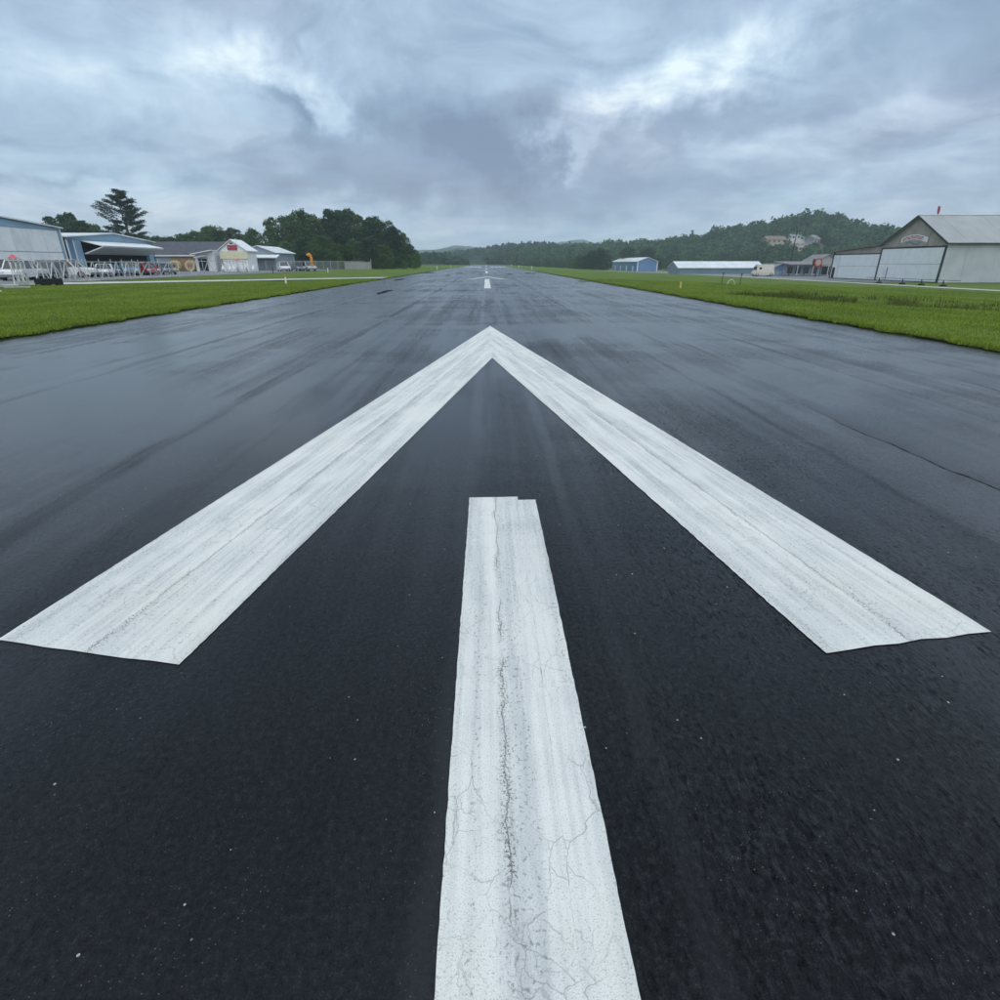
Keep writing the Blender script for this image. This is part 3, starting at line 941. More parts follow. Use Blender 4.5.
def crown_points(n, H, W, lobes, low=.18, seed=0):
    g = np.random.default_rng(seed)
    out = []; nr = []
    per = n // lobes
    for i in range(lobes):
        t = (i + g.uniform(0, 1)) / lobes
        env = W * .5 * (max(.02, 1 - abs((t - .36) / .66) ** 2.4)) ** .5
        a = i * 2.4 + g.uniform(-.6, .6)
        rr = env * (g.uniform(.45, .86) if i % 4 else g.uniform(0, .3))
        r = W * g.uniform(.12, .22) * (1 if t < .8 else .75)
        z = H * low + (H * (1 - low) - r) * (.04 + .93 * t)
        c = np.array([rr * math.cos(a), rr * math.sin(a), z])
        d = g.normal(0, 1, (per, 3)); d /= np.linalg.norm(d, axis=1)[:, None]
        d[:, 2] = np.where(d[:, 2] < -.45, -d[:, 2] * .6, d[:, 2])
        rad = r * (g.uniform(.45, 1.05, per) ** .6 + g.exponential(.09, per))
        p = c + d * rad[:, None] * np.array([1, 1, .88])
        out.append(p); nr.append(d)
    return np.concatenate(out), np.concatenate(nr)


def trunk_mesh(H, r, spread, seed, limbs=7):
    g = random.Random(seed); mb = MB()
    p = Vector((0, 0, -.2)); top = H * .72
    prev = p; steps = 5
    pts = [p]
    for i in range(1, steps + 1):
        q = Vector((g.uniform(-.25, .25), g.uniform(-.25, .25), top * i / steps)); pts.append(q)
    for i in range(steps):
        mb.tube(pts[i], pts[i + 1], r * (1 - .75 * i / steps), r * (1 - .75 * (i + 1) / steps), 7)
    for i in range(limbs):
        z = H * g.uniform(.25, .62); a = g.uniform(0, 2 * PI); L = spread * g.uniform(.25, .45)
        mb.tube((0, 0, z), (L * math.cos(a), L * math.sin(a), z + L * .8), r * .32, r * .08, 5)
    me = bpy.data.meshes.new('trunk'); me.from_pydata(mb.v, [], mb.f)
    return me


LEAFV = {}


def tree_proto(kind, i):
    key = (kind, i)
    if key in LEAFV: return LEAFV[key]
    H, W = 10.0, {'broad': 7.0, 'dark': 6.8, 'pale': 5.0, 'bush': 9.0}[kind]
    n, lobes, low = {'broad': (9500, 44, .03), 'dark': (10500, 46, .01), 'pale': (5200, 34, .06), 'bush': (4200, 20, .0)}[kind]
    c, nr = crown_points(n, H, W, lobes, low, seed=hash(kind) % 97 + i * 13 if False else {'broad': 1, 'dark': 2, 'pale': 3, 'bush': 4}[kind] * 101 + i * 13)
    sz = rng.uniform(.18, .40, len(c))
    me = fast_mesh('crown', leaf_quads(c, nr, sz), 4, rng.uniform(0, 1, len(c)))
    me.materials.append(MAT[{'broad': 'leaf_broad', 'dark': 'leaf_dark', 'pale': 'leaf_pale', 'bush': 'leaf_broad'}[kind]])
    tm = trunk_mesh(H, .22, W, i * 7 + 3); tm.materials.append(MAT['bark'])
    LEAFV[key] = (me, tm)
    return LEAFV[key]


_tc = 0


def tree(kind, px, top, Y, label, group, width=1.0, base=0.0, name=None):
    """a tree whose place is given by bearing column px, crown top row and distance"""
    global _tc
    _tc += 1
    bx_, bz_ = bearing(px, top)
    X = bx_ * Y
    H = 1.585 + bz_ * Y - base
    o = thing(name or {'broad': 'broadleaf_tree', 'dark': 'broadleaf_tree', 'pale': 'broadleaf_tree', 'bush': 'bush'}[kind], label, 'bush' if kind == 'bush' else 'tree', (X, Y, base), rnd.uniform(0, 6.28), group)
    me, tm = tree_proto(kind, _tc % 4)
    for nm, dd in (('crown', me), ('trunk', tm)):
        p = bpy.data.objects.new(nm, dd); col.objects.link(p); p.parent = o
    k = H / 10.0
    o.scale = (k * width * rnd.uniform(.92, 1.1), k * width * rnd.uniform(.92, 1.1), k)
    return o


ORD = ['first', 'second', 'third', 'fourth', 'fifth', 'sixth', 'seventh', 'eighth', 'ninth', 'tenth', 'eleventh', 'twelfth', 'thirteenth', 'fourteenth']
back = [(252, 226, 'broad'), (268, 215, 'pale'), (284, 212, 'broad'), (300, 207, 'broad'), (316, 213, 'broad'), (331, 206, 'dark'), (345, 205, 'dark'),
        (358, 212, 'pale'), (370, 213, 'dark'), (382, 217, 'broad'), (392, 224, 'dark'), (401, 231, 'broad'), (409, 242, 'dark'), (416, 252, 'broad')]
for i, (px, top, kd) in enumerate(back):
    tree(kd, px, top, 196 + 8 * math.sin(i * 2.3), f'tall {"pale slender" if kd == "pale" else "dark" if kd == "dark" else "green"} tree, {ORD[i]} from the left in the back row of the left wood', 'trees of the left wood', 1.0 if kd != 'pale' else .85)
front = [(262, 241, 'broad'), (283, 240, 'broad'), (303, 234, 'dark'), (321, 233, 'broad'), (338, 243, 'broad'), (354, 238, 'broad'), (368, 236, 'dark'), (381, 243, 'broad'), (391, 247, 'dark'), (402, 253, 'broad')]
for i, (px, top, kd) in enumerate(front):
    tree(kd, px, top, 172 + 5 * math.sin(i * 1.7), f'lower {"dark" if kd == "dark" else "green"} tree, {ORD[i]} from the left along the front of the left wood', 'trees of the left wood', 1.35)
bsh = [(322, 255), (340, 256), (357, 257), (376, 257), (390, 258), (404, 260), (414, 261), (330, 249)]
for i, (px, top) in enumerate(sorted(bsh)):
    tree('bush', px, top, 164, f'leafy bush at the foot of the left wood, {ORD[i]} from the left', 'bushes below the left wood', 1.2)
mid = [(158, 234, 'broad'), (171, 235, 'dark'), (184, 232, 'broad'), (196, 229, 'broad'), (209, 223, 'broad'), (219, 229, 'dark'), (231, 226, 'pale'), (243, 232, 'broad')]
for i, (px, top, kd) in enumerate(mid):
    tree(kd, px, top, 208 + 6 * math.sin(i * 3.1), f'tree behind the grey long building, {ORD[i]} from the left', 'trees behind the grey building', 1.5)
lf = [(46, 221, 'broad'), (60, 210, 'dark'), (73, 216, 'dark'), (88, 221, 'broad'), (100, 228, 'dark'), (131, 231, 'dark'), (143, 233, 'broad')]
for i, (px, top, kd) in enumerate(lf):
    tree(kd, px, top, 158 + 4 * math.sin(i * 2.0), f'{"dark" if kd == "dark" else "green"} tree behind the left hangars, {ORD[i]} from the left', 'trees behind the left hangars', 1.15)
rt = [(580, 254, 'broad'), (592, 249, 'dark'), (603, 247, 'dark'), (629, 245, 'dark'), (648, 247, 'dark'), (659, 256, 'broad')]
for i, (px, top, kd) in enumerate(rt):
    tree(kd, px, top, (335, 330, 335, 352, 356, 345)[i], f'{"dark" if kd == "dark" else "green"} tree by the blue hangar, {ORD[i]} from the left', 'trees round the blue hangar', 1.35, base=-2.4)
rb = [(535, 260), (548, 258), (560, 259), (571, 258), (672, 259), (690, 258), (708, 259), (726, 257), (744, 256), (760, 258)]
for i, (px, top) in enumerate(rb):
    tree('bush', px, top, 360 if px < 600 else 290, f'bush along the far right field edge, {ORD[i]} from the left', 'bushes along the right field edge', 1.4, base=-2.4)


def pine(px, top, Y):
    bx_, bz_ = bearing(px, top); X = bx_ * Y; H = 1.585 + bz_ * Y
    o = thing('pine_tree', 'tall ragged pine with upswept branches standing above the open hangar', 'tree', (X, Y, 0))
    g = random.Random(5); tr = MB(); C = []; N = []
    tr.tube((0, 0, -.2), (.3, 0, H * .55), .42, .27, 8); tr.tube((.3, 0, H * .55), (-.5, 0, H * .97), .27, .05, 8)
    # (height fraction, bearing in degrees, length, rise)
    br = []
    for k in range(26):
        t = .42 + .56 * k / 25
        a = g.uniform(0, 360)
        L = (1.0 - .62 * (t - .4) / .6) * g.uniform(2.6, 5.0)
        br.append((t, a, L, g.uniform(.18, .55)))
    br += [(.52, 178, 5.8, .60), (.60, 184, 6.2, .58), (.66, 175, 5.6, .52), (.72, 182, 5.0, .5), (.45, 190, 4.8, .12), (.42, 0, 4.2, .25), (.60, 5, 5.0, .5), (.55, 350, 4.6, .3), (.68, 2, 3.6, .5), (.80, 182, 3.4, .45), (.84, 3, 2.6, .4), (.9, 185, 2.0, .4)]
    for t, a, L, rise in br:
        z0 = H * t
        dirv = Vector((math.cos(R(a)), math.sin(R(a)), rise))
        p0 = Vector((.3 - .8 * max(0, t - .55), 0, z0)); p1 = p0 + dirv * L
        tr.tube(p0, p1, .09, .03, 5)
        for q in range(10):
            f = .38 + .66 * q / 9
            c = p0 + dirv * (L * f)
            m_ = 40; r = .50 * (1.15 - .3 * f)
            d = rng.normal(0, 1, (m_, 3)) * np.array([r, r, r * .30])
            C.append(np.array(c)[None] + np.array([0, 0, .18]) + d); N.append(np.tile([0, 0, 1.0], (m_, 1)))
    C = np.concatenate(C); N = np.concatenate(N)
    me = fast_mesh('crown', leaf_quads(C, N, rng.uniform(.18, .42, len(C)), .7), 4, rng.uniform(0, 1, len(C)))
    link('crown', me, 'needles', o)
    tr.build('trunk', 'bark', o)


pine(117, 192, 155)

# ------------------------------------------------------------------ hills
RIDGE = [(-60, 1500, 4), (23, 1000, 11), (72, 800, 15.5), (123, 650, 13.5), (173, 600, 9.5), (206, 545, 11), (228, 505, 22), (254, 480, 26.5), (284, 480, 17), (320, 500, 6), (360, 520, 5), (520, 560, 12), (800, 600, 14)]
RA = np.array(RIDGE, float)


def hill_z(X, Y):
    best = np.full(np.shape(X), -9.0)
    for i in range(len(RA) - 1):
        a, c = RA[i], RA[i + 1]
        ab = c[:2] - a[:2]
        t = np.clip(((X - a[0]) * ab[0] + (Y - a[1]) * ab[1]) / (ab @ ab), 0, 1)
        d = np.hypot(X - a[0] - t * ab[0], Y - a[1] - t * ab[1])
        Hh = a[2] + (c[2] - a[2]) * t
        wd = 95 + 70 * (Hh < 20) + 60 * sstep(600, 1000, Y)
        z = (Hh + 3.4) * (1 - sstep(0, 1, d / wd)) - 3.4
        best = np.maximum(best, z)
    return best + .8 * np.sin(X * .05) * np.sin(Y * .043)


hx = np.arange(-220, 900, 9.0); hy = np.concatenate([np.arange(330, 760, 9.0), np.arange(760, 1800, 20.0)])
hm = grid_mesh('hill', hx, hy, lambda X, Y: hill_z(X, Y) - .6)
struct(link('hill', hm, 'hill_ground'))


def far_ridge(name, Y, prof, depth, seed):
    """prof: (px, row) skyline points; a ridge of real depth at distance Y"""
    p = np.array(prof, float)
    xs = np.linspace((p[0, 0] - 486) / 603.5 * Y, (p[-1, 0] - 486) / 603.5 * Y, 240)
    px = xs / Y * 603.5 + 486
    hz = (263 - np.interp(px, p[:, 0], p[:, 1])) / 603.5 * Y
    jag = np.array([6.0 * mnoise.noise((x * .012, seed, 0)) + 2.8 * mnoise.noise((x * .05, seed, 1)) + 1.6 * mnoise.noise((x * .16, seed, 2)) for x in xs])
    hz = np.maximum(hz + jag * Y / 3000, -4)
    yy = np.linspace(-depth, depth, 25)

    def zf(X, YY):
        k = 1 - np.abs((YY - Y) / depth) ** 1.5
        return -4 + (hz[None, :] + 4) * np.clip(k, 0, 1) + 3 * np.sin(X * .02 + seed) * np.sin(YY * .017) * (k > .05)
    me = grid_mesh(name, xs, Y + yy, zf)
    return struct(link(name, me, 'hill_ground'))


far_ridge('hill', 1750, [(250, 262), (400, 258), (425, 252), (445, 250), (462, 249), (480, 252), (500, 255), (540, 258), (700, 262)], 400, 1.0)
far_ridge('hill', 2500, [(300, 258), (400, 252), (436, 250), (455, 246.5), (470, 247.5), (490, 251), (530, 250), (560, 244), (582, 241.5), (600, 245), (700, 254)], 500, 5.0)


def forest(name, pts, hmin, hmax, nleaf, size, kind='leaf_far'):
    C = []; N = []; S = []; T = []
    for (x, y, z) in pts:
        H = rng.uniform(hmin, hmax); W = H * rng.uniform(.55, .9)
        tone = rng.uniform(0, 1)
        m_ = nleaf
        d = rng.normal(0, 1, (m_, 3)); d /= np.linalg.norm(d, axis=1)[:, None]
        d[:, 2] = np.abs(d[:, 2]) * 1.3 - .5
        lob = 1 + .28 * np.sin(d[:, 0] * 5 + x) * np.sin(d[:, 1] * 5 + y) + .2 * np.sin(d[:, 2] * 7 + x * .7)
        r = rng.uniform(.72, 1.0, m_) * lob
        p = np.stack([x + d[:, 0] * W * .5 * r, y + d[:, 1] * W * .5 * r, z + H * .56 + d[:, 2] * H * .46 * r], 1)
        C.append(p); N.append(d); S.append(rng.uniform(.7, 1.3, m_) * size * H / 10); T.append(np.clip(tone * 1.1 - .1 + rng.uniform(0, .3, m_), 0, 1.2))
    C = np.concatenate(C); N = np.concatenate(N); S = np.concatenate(S); T = np.concatenate(T)
    me = fast_mesh(name, leaf_quads(C, N, S, .45), 4, T)
    return struct(link(name, me, kind), 'stuff')


def clearing(x, y):
    return ((x - 219) / 27) ** 2 + ((y - 423) / 30) ** 2 < 1 + .5 * mnoise.noise((x * .08, y * .08, 3))


pts = []
g2 = random.Random(9)
fx = rng.uniform(-40, 520, 11000); fy = rng.uniform(345, 760, 11000); fz = hill_z(fx, fy)
for x, y, z in zip(fx, fy, fz):
    if not (0.0 < x / y < .92) or z < -2.6 or clearing(x, y): continue
    pts.append((float(x), float(y), float(z) - .5))
pts.sort(key=lambda p: p[1])
pts = pts[:4200]
forest('hill_forest', pts, 6.0, 15.0, 95, 1.6)
pts = []
fx = rng.uniform(-140, 260, 3600); fy = rng.uniform(760, 1500, 3600); fz = hill_z(fx, fy)
for x, y, z in zip(fx, fy, fz):
    if z < -2.0: continue
    pts.append((float(x), float(y), float(z) - .5))
forest('hill_forest', pts[:2200], 8, 14, 45, 3.0)
# low wood beyond the end of the runway on the left, and a belt at the runway's far end
pts = []
for _ in range(420):
    y = g2.uniform(480, 700); px = g2.uniform(412, 466)
    pts.append(((px - 486) / 603.5 * y, y, -1.0 - 3.5 * max(0, (px - 440) / 26)))
forest('far_wood', pts, 7, 11.5, 70, 2.0)
pts = []
for _ in range(500):
    y = g2.uniform(1240, 1400); pts.append((g2.uniform(-160, 160), y, -4))
forest('far_wood', pts, 8, 13, 40, 3.0)
pts = []
for _ in range(260):
    y = g2.uniform(560, 760); px = g2.uniform(508, 560)
    pts.append(((px - 486) / 603.5 * y, y, -3.0))
forest('far_wood', pts, 6, 10, 60, 2.0)


# ------------------------------------------------------------------ buildings on the hill
def house(px, row, Y, wd, dp, ht, wall, roof, label, rz=0.0, rise=2.2):
    X = (px - 486) / 603.5 * Y
    z = 1.585 + (263 - row) / 603.5 * Y
    o = thing('house', label, 'house', (X, Y, z), rz, 'houses on the wooded hill')
    MB().box(-wd / 2, wd / 2, -dp / 2, dp / 2, -2.5, ht).build('wall', wall, o)
    MB().prism([(-dp / 2 - .5, ht), (dp / 2 + .5, ht), (0, ht + rise)], 'x', -wd / 2 - .5, wd / 2 + .5).build('roof', roof, o)
    n = max(2, int(wd / 3.2))
    for i in range(n):
        cx = -wd / 2 + wd * (i + .5) / n
        f = MB().box(cx - .6, cx + .6, -dp / 2 - .06, -dp / 2 + .02, 1.0, 2.3).build('window', 'window_glass', o)
        MB().box(cx - .7, cx + .7, -dp / 2 - .1, -dp / 2 - .003, .85, .97).build('sill', 'white_trim', f)
    MB().box(wd * .25, wd * .25 + .7, .8, 1.5, ht + .5, ht + rise + .8).build('chimney', 'roof_brown', o)
    return o


house(773, 245.5, 436, 15, 7, 2.6, 'house_tan', 'roof_brown', 'wide tan house highest on the left of the hillside clearing', .12, 2.6)
house(787, 251.0, 424, 9, 6, 2.4, 'house_grey', 'roof_brown', 'grey house with brown roof in the middle of the clearing', -.2, 2.2)
house(793, 241.8, 446, 7, 6, 2.2, 'house_white', 'roof_grey', 'small white house at the top of the clearing', -.1, 1.8)
house(803, 242.6, 446, 10, 6, 2.2, 'house_white', 'roof_teal', 'white house under a teal roof at the top of the clearing', 0, 2.0)
house(812, 245.5, 432, 6.5, 7, 3.2, 'house_grey', 'roof_grey', 'tall grey house at the right end of the clearing', .5, 2.6)
house(801, 252.8, 414, 7.5, 6, 2.6, 'house_tan', 'roof_grey', 'pale tan house low in the clearing behind the utility pole', .15, 2.0)
house(808, 259.5, 396, 12, 6, 2.2, 'house_grey', 'roof_grey', 'long grey house at the foot of the clearing', -.08, 2.4)
hb = [(765, 246, 428), (781, 243, 450), (784, 252, 418), (797, 251, 420), (793, 256, 404), (808, 251, 418), (815, 254, 410), (776, 254, 408), (768, 256, 402), (800, 262, 388), (816, 247, 426)]
for i, (px, row, Y) in enumerate(sorted(hb)):
    zz = 1.585 + (263 - row) / 603.5 * Y - 5
    tree('broad', px, row - 5.5, Y, f'tree among the hillside houses, {ORD[i]} from the left', 'trees among the hillside houses', 1.5, base=zz)

# ------------------------------------------------------------------ left hangars (doors face the runway, +X)
# big white hangar at the frame edge
FX = -55.0


def sheet_row(parent, name, x, y0, y1, z0, z1, n, m, th=.05, gap=.02):
    """upright sheets side by side along Y, on the face at X = x"""
    for i in range(n):
        a = y0 + (y1 - y0) * i / n; c = y0 + (y1 - y0) * (i + 1) / n
        MB().box(x, x + th + .012 * (i % 2), a + gap, c - gap, z0, z1).build(name, m, parent)


h1 = thing('hangar', 'big white hangar with blue gable band at the left edge', 'hangar', (FX, 64.6, .07))
w0, w1_ = -16.5, 16.0              # along Y, corner at Y = 78
MB().prism([(w0, 0), (w1_, 0), (w1_, 5.60), (0, 6.72), (w0, 5.60)], 'x', -24, 0).build('wall', 'white_sheet', h1)
for sgn in (0, 1):
    e = w1_ if sgn else w0
    MB().add([(-24.4, 0, 6.76), (.45, 0, 6.76), (.45, e + (.4 if sgn else -.4), 5.60), (-24.4, e + (.4 if sgn else -.4), 5.60),
              (-24.4, 0, 6.90), (.45, 0, 6.90), (.45, e + (.4 if sgn else -.4), 5.74), (-24.4, e + (.4 if sgn else -.4), 5.74)],
             [(0, 1, 2, 3), (4, 7, 6, 5), (0, 4, 5, 1), (1, 5, 6, 2), (2, 6, 7, 3), (3, 7, 4, 0)]).build('roof', 'white_roof', h1)
MB().prism([(w0, 5.36), (w1_, 5.36), (w1_, 5.58), (0, 6.68), (w0, 5.58)], 'x', .01, .10).build('gable_band', 'pale_blue_sheet', h1)
d1 = MB().box(.02, .10, -15, 15.5, 0, .12).build('door_track', 'dark_trim', h1)
for z0, z1 in ((.14, 2.72), (2.80, 5.30)):
    for i in range(12):
        a = -15 + 30.5 * i / 12
        MB().box(.03, .12 + .015 * (i % 2), a + .015, a + 30.5 / 12 - .015, z0, z1).build('door_panel', 'white_panel' if (i * 7 + int(z0)) % 5 else 'grey_white_panel', h1)
MB().box(.03, .16, 15.55, 16.02, 0, 5.34).build('corner_trim', 'pale_blue_sheet', h1)
MB().box(.19, .24, 15.9, 16.05, 0, 5.5).build('downpipe', 'white_trim', h1)
lt = MB().box(.1, .4, -2.2, -1.8, 5.7, 6.0).build('flood_lamp', 'dark_trim', h1)

# blue hangar with the bifold door raised
h2 = thing('hangar', 'blue hangar with its white bifold door folded up and open', 'hangar', (FX, 91.6, .07))
h2.scale.z = .925
a0, a1_ = -10.3, 10.4
MB().box(-20, 0, a0, a0 + .25, 0, 4.95).build('wall', 'blue_sheet_x', h2)
MB().box(-20, 0, a1_ - .25, a1_, 0, 4.95).build('wall', 'blue_sheet_x', h2)
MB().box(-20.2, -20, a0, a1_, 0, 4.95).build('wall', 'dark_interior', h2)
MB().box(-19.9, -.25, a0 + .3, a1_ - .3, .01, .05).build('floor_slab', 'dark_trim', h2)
MB().box(-19.9, -.25, a0 + .27, a0 + .33, .06, 4.9).build('inner_shade_lining', 'dark_interior', h2)  # dark linings added to put the interior's shade into the colour
MB().box(-19.9, -.25, a1_ - .33, a1_ - .27, .06, 4.9).build('inner_shade_lining', 'dark_interior', h2)
MB().box(-19.9, -.25, a0 + .34, a1_ - .34, 4.78, 4.84).build('ceiling_shade_lining', 'dark_interior', h2)
MB().box(-.24, -.21, a0 + .3, a0 + 3.0, .06, 4.7).build('inner_shade_lining', 'dark_interior', h2)
MB().box(-.2, .0, a0, a0 + 3.0, 0, 4.75).build('front_wall', 'blue_sheet', h2)
MB().box(-.2, .0, a1_ - 2.2, a1_, 0, 4.75).build('front_wall', 'pale_blue_sheet', h2)
MB().box(.012, .07, a0 + 1.40, a0 + 1.58, 0, 4.70).build('trim_strip', 'white_trim', h2)
MB().box(.012, .06, a0 + 1.62, a0 + 2.95, .02, 4.70).build('pale_panel', 'pale_blue_sheet', h2)
MB().box(.012, .09, a0, a0 + .28, 0, 4.75).build('corner_trim', 'white_trim', h2)
MB().prism([(a0, 4.76), (a1_, 4.76), (a1_, 4.95), (0, 5.85), (a0, 4.95)], 'x', -.2, .02).build('gable_wall', 'pale_blue_sheet', h2)
for sgn in (-1, 1):
    e = sgn * 10.7
    MB().add([(-20.4, 0, 5.90), (.5, 0, 5.90), (.5, e, 4.97), (-20.4, e, 4.97), (-20.4, 0, 6.04), (.5, 0, 6.04), (.5, e, 5.11), (-20.4, e, 5.11)],
             [(0, 1, 2, 3), (4, 7, 6, 5), (0, 4, 5, 1), (1, 5, 6, 2), (2, 6, 7, 3), (3, 7, 4, 0)]).build('roof', 'white_roof', h2)
y0, y1 = a0 + 3.05, a1_ - 2.25
MB().add([(.03, y0, 4.72), (.03, y1, 4.72), (2.9, y1 + .0, 4.02), (2.9, y0, 4.02), (.03, y0, 4.60), (.03, y1, 4.60), (2.86, y1, 3.90), (2.86, y0, 3.90)],
         [(0, 1, 2, 3), (4, 7, 6, 5), (0, 4, 5, 1), (1, 5, 6, 2), (2, 6, 7, 3), (3, 7, 4, 0)]).build('door_leaf', 'white_panel', h2)
MB().add([(2.86, y0, 3.88), (2.86, y1, 3.88), (.25, y1, 2.95), (.25, y0, 2.95), (2.80, y0, 3.78), (2.80, y1, 3.78), (.25, y1, 2.83), (.25, y0, 2.83)],
         [(0, 1, 2, 3), (4, 7, 6, 5), (0, 4, 5, 1), (1, 5, 6, 2), (2, 6, 7, 3), (3, 7, 4, 0)]).build('door_leaf', 'grey_white_panel', h2)
for k in range(4):
    yy = y0 + 1.2 + (y1 - y0 - 2.4) * k / 3
    MB().bar((.08, yy, 4.55), (2.8, yy, 3.86), .10).build('door_truss', 'aluminium', h2)
MB().bar((.1, y0 + .1, 2.9), (2.85, y0 + .1, 3.88), .12).build('door_arm', 'white_trim', h2)
MB().bar((.1, y1 - .1, 2.9), (2.85, y1 - .1, 3.88), .12).build('door_arm', 'white_trim', h2)
MB().bar((.1, y1 + .5, 0), (.1, y1 + .1, 4.5), .3).build('door_post', 'pale_blue_sheet', h2)

# long grey building with dark roof
gb = thing('long_building', 'long grey building with dark shingle roof behind the open hangar', 'building', (0, 124, .07))
MB().box(-74, -53.2, 0, 12, 0, 3.05).build('wall', 'grey_blue_wall', gb)
rf = MB().add([(-74.6, -.6, 2.95), (-52.6, -.6, 2.95), (-52.6, 6, 5.65), (-74.6, 6, 5.65), (-74.6, 12.6, 2.95), (-52.6, 12.6, 2.95),
               (-74.6, -.6, 2.80), (-52.6, -.6, 2.80), (-52.6, 6, 5.5), (-74.6, 6, 5.5), (-74.6, 12.6, 2.80), (-52.6, 12.6, 2.80)],
              [(0, 1, 2, 3), (3, 2, 5, 4), (6, 9, 8, 7), (9, 10, 11, 8), (0, 6, 7, 1), (4, 5, 11, 10), (0, 3, 9, 6), (3, 4, 10, 9), (1, 7, 8, 2), (2, 8, 11, 5)]).build('roof', 'dark_shingle', gb)
MB().box(-74.6, -52.6, -.72, -.62, 2.78, 2.98).build('gutter', 'white_trim', gb)
for i, x in enumerate((-67.4, -64.4, -61.2, -57.5)):
    MB().box(x, x + 2.2, -.06, -.005, .15, 2.5).build('door_panel', 'grey_blue_wall', gb)
MB().box(-63.8, -57.8, -.09, -.03, .1, 2.6).build('timber_boarding', 'timber', gb)

# white gabled building with red sign
gw = thing('gabled_building', 'small white gabled building with red sign and cream panel', 'building', (-50.0, 121, .07))
MB().prism([(-2.55, 0), (2.75, 0), (2.75, 3.75), (.1, 5.6), (-2.55, 3.75)], 'y', 0, 5).build('wall', 'white_panel', gw)
for e in (-2.9, 3.1):
    MB().add([(.1, -.35, 5.68), (e, -.35, 3.62), (e, 5.3, 3.62), (.1, 5.3, 5.68), (.1, -.35, 5.82), (e, -.35, 3.76), (e, 5.3, 3.76), (.1, 5.3, 5.82)],
             [(0, 1, 2, 3), (4, 7, 6, 5), (0, 4, 5, 1), (1, 5, 6, 2), (2, 6, 7, 3), (3, 7, 4, 0)]).build('roof', 'white_trim', gw)
sg = MB().box(-.75, 1.1, -.16, -.02, 3.85, 4.75).build('sign_board', 'red_sign', gw)
for k, (a, c) in enumerate(((-.6, -.45), (-.32, -.2), (0, .12), (.25, .36), (.5, .6), (.75, .9))):
    MB().box(a, c, -.175, -.162, 4.15, 4.50).build('sign_stroke', 'pink_cloth', sg)
MB().box(-2.35, 2.95, -.20, -.02, 2.25, 3.62).build('cream_panel', 'cream_panel', gw)
MB().box(-2.4, -2.2, -.1, -.01, 0, 3.7).build('corner_post', 'dark_trim', gw)
MB().box(-.2, .35, -.05, -.005, 4.95, 5.2).build('vent', 'dark_trim', gw)
MB().bar((.9, .3, 5.0), (.9, .3, 5.9), .14).build('vent_pipe', 'white_trim', gw)
for k in range(3):
    MB().box(-1.6 + 1.5 * k, -.7 + 1.5 * k, -.06, -.005, .2, 2.1).build('door', 'grey_white_panel', gw)
# shed wing to its left
sw = thing('lean_to_shed', 'white lean-to shed between the grey building and the gabled one', 'shed', (-55.9, 119.5, .07))
sw.scale.x = .60
MB().prism([(-2.4, 0), (3.9, 0), (3.9, 3.7), (-2.4, 3.0)], 'y', 1.2, 4.3).build('wall', 'grey_white_panel', sw)
MB().add([(-2.7, -.3, 3.02), (4.0, -.3, 3.74), (4.0, 4.3, 3.74), (-2.7, 4.3, 3.02), (-2.7, -.3, 3.15), (4.0, -.3, 3.87), (4.0, 4.3, 3.87), (-2.7, 4.3, 3.15)],
         [(0, 1, 2, 3), (4, 7, 6, 5), (0, 4, 5, 1), (1, 5, 6, 2), (2, 6, 7, 3), (3, 7, 4, 0)]).build('roof', 'white_trim', sw)
MB().box(-1.4, 1.4, 1.12, 1.19, .1, 2.3).build('door', 'dark_interior', sw)
MB().prism([(-1.6, 2.42), (1.8, 2.75), (1.8, 2.85), (-1.6, 2.52)], 'y', -.5, 1.15).build('awning', 'white_trim', sw)

# small pale hangar to the right of it
h3 = thing('hangar', 'small pale hangar with raised white door before the wood', 'hangar', (-51.6, 140, .07))
MB().prism([(-4.6, 0), (3.3, 0), (3.3, 3.7), (-.4, 5.0), (-4.6, 3.7)], 'y', 0, 14).build('wall', 'grey_blue_wall', h3)
for e in (-5.0, 3.7):
    MB().add([(-.4, -.4, 5.06), (e, -.4, 3.58), (e, 14.3, 3.58), (-.4, 14.3, 5.06), (-.4, -.4, 5.2), (e, -.4, 3.72), (e, 14.3, 3.72), (-.4, 14.3, 5.2)],
             [(0, 1, 2, 3), (4, 7, 6, 5), (0, 4, 5, 1), (1, 5, 6, 2), (2, 6, 7, 3), (3, 7, 4, 0)]).build('roof', 'white_roof', h3)
MB().prism([(-2.2, 2.75), (-.05, 3.3), (-.05, 3.18), (-2.2, 2.55)], 'x', -4.4, 4.4).build('door_leaf', 'white_panel', h3)
for k in range(3):
    MB().box(-3.6 + 2.3 * k, -1.6 + 2.3 * k, -.07, -.005, .1, 2.4).build('door_panel', 'grey_blue_wall', h3)

# ------------------------------------------------------------------ right hangar (front faces the runway, -X)
ZG = -1.62
h4 = thing('hangar', 'large tan-gabled hangar with metal roof and white doors on the right', 'hangar', (80, 112.4, ZG))
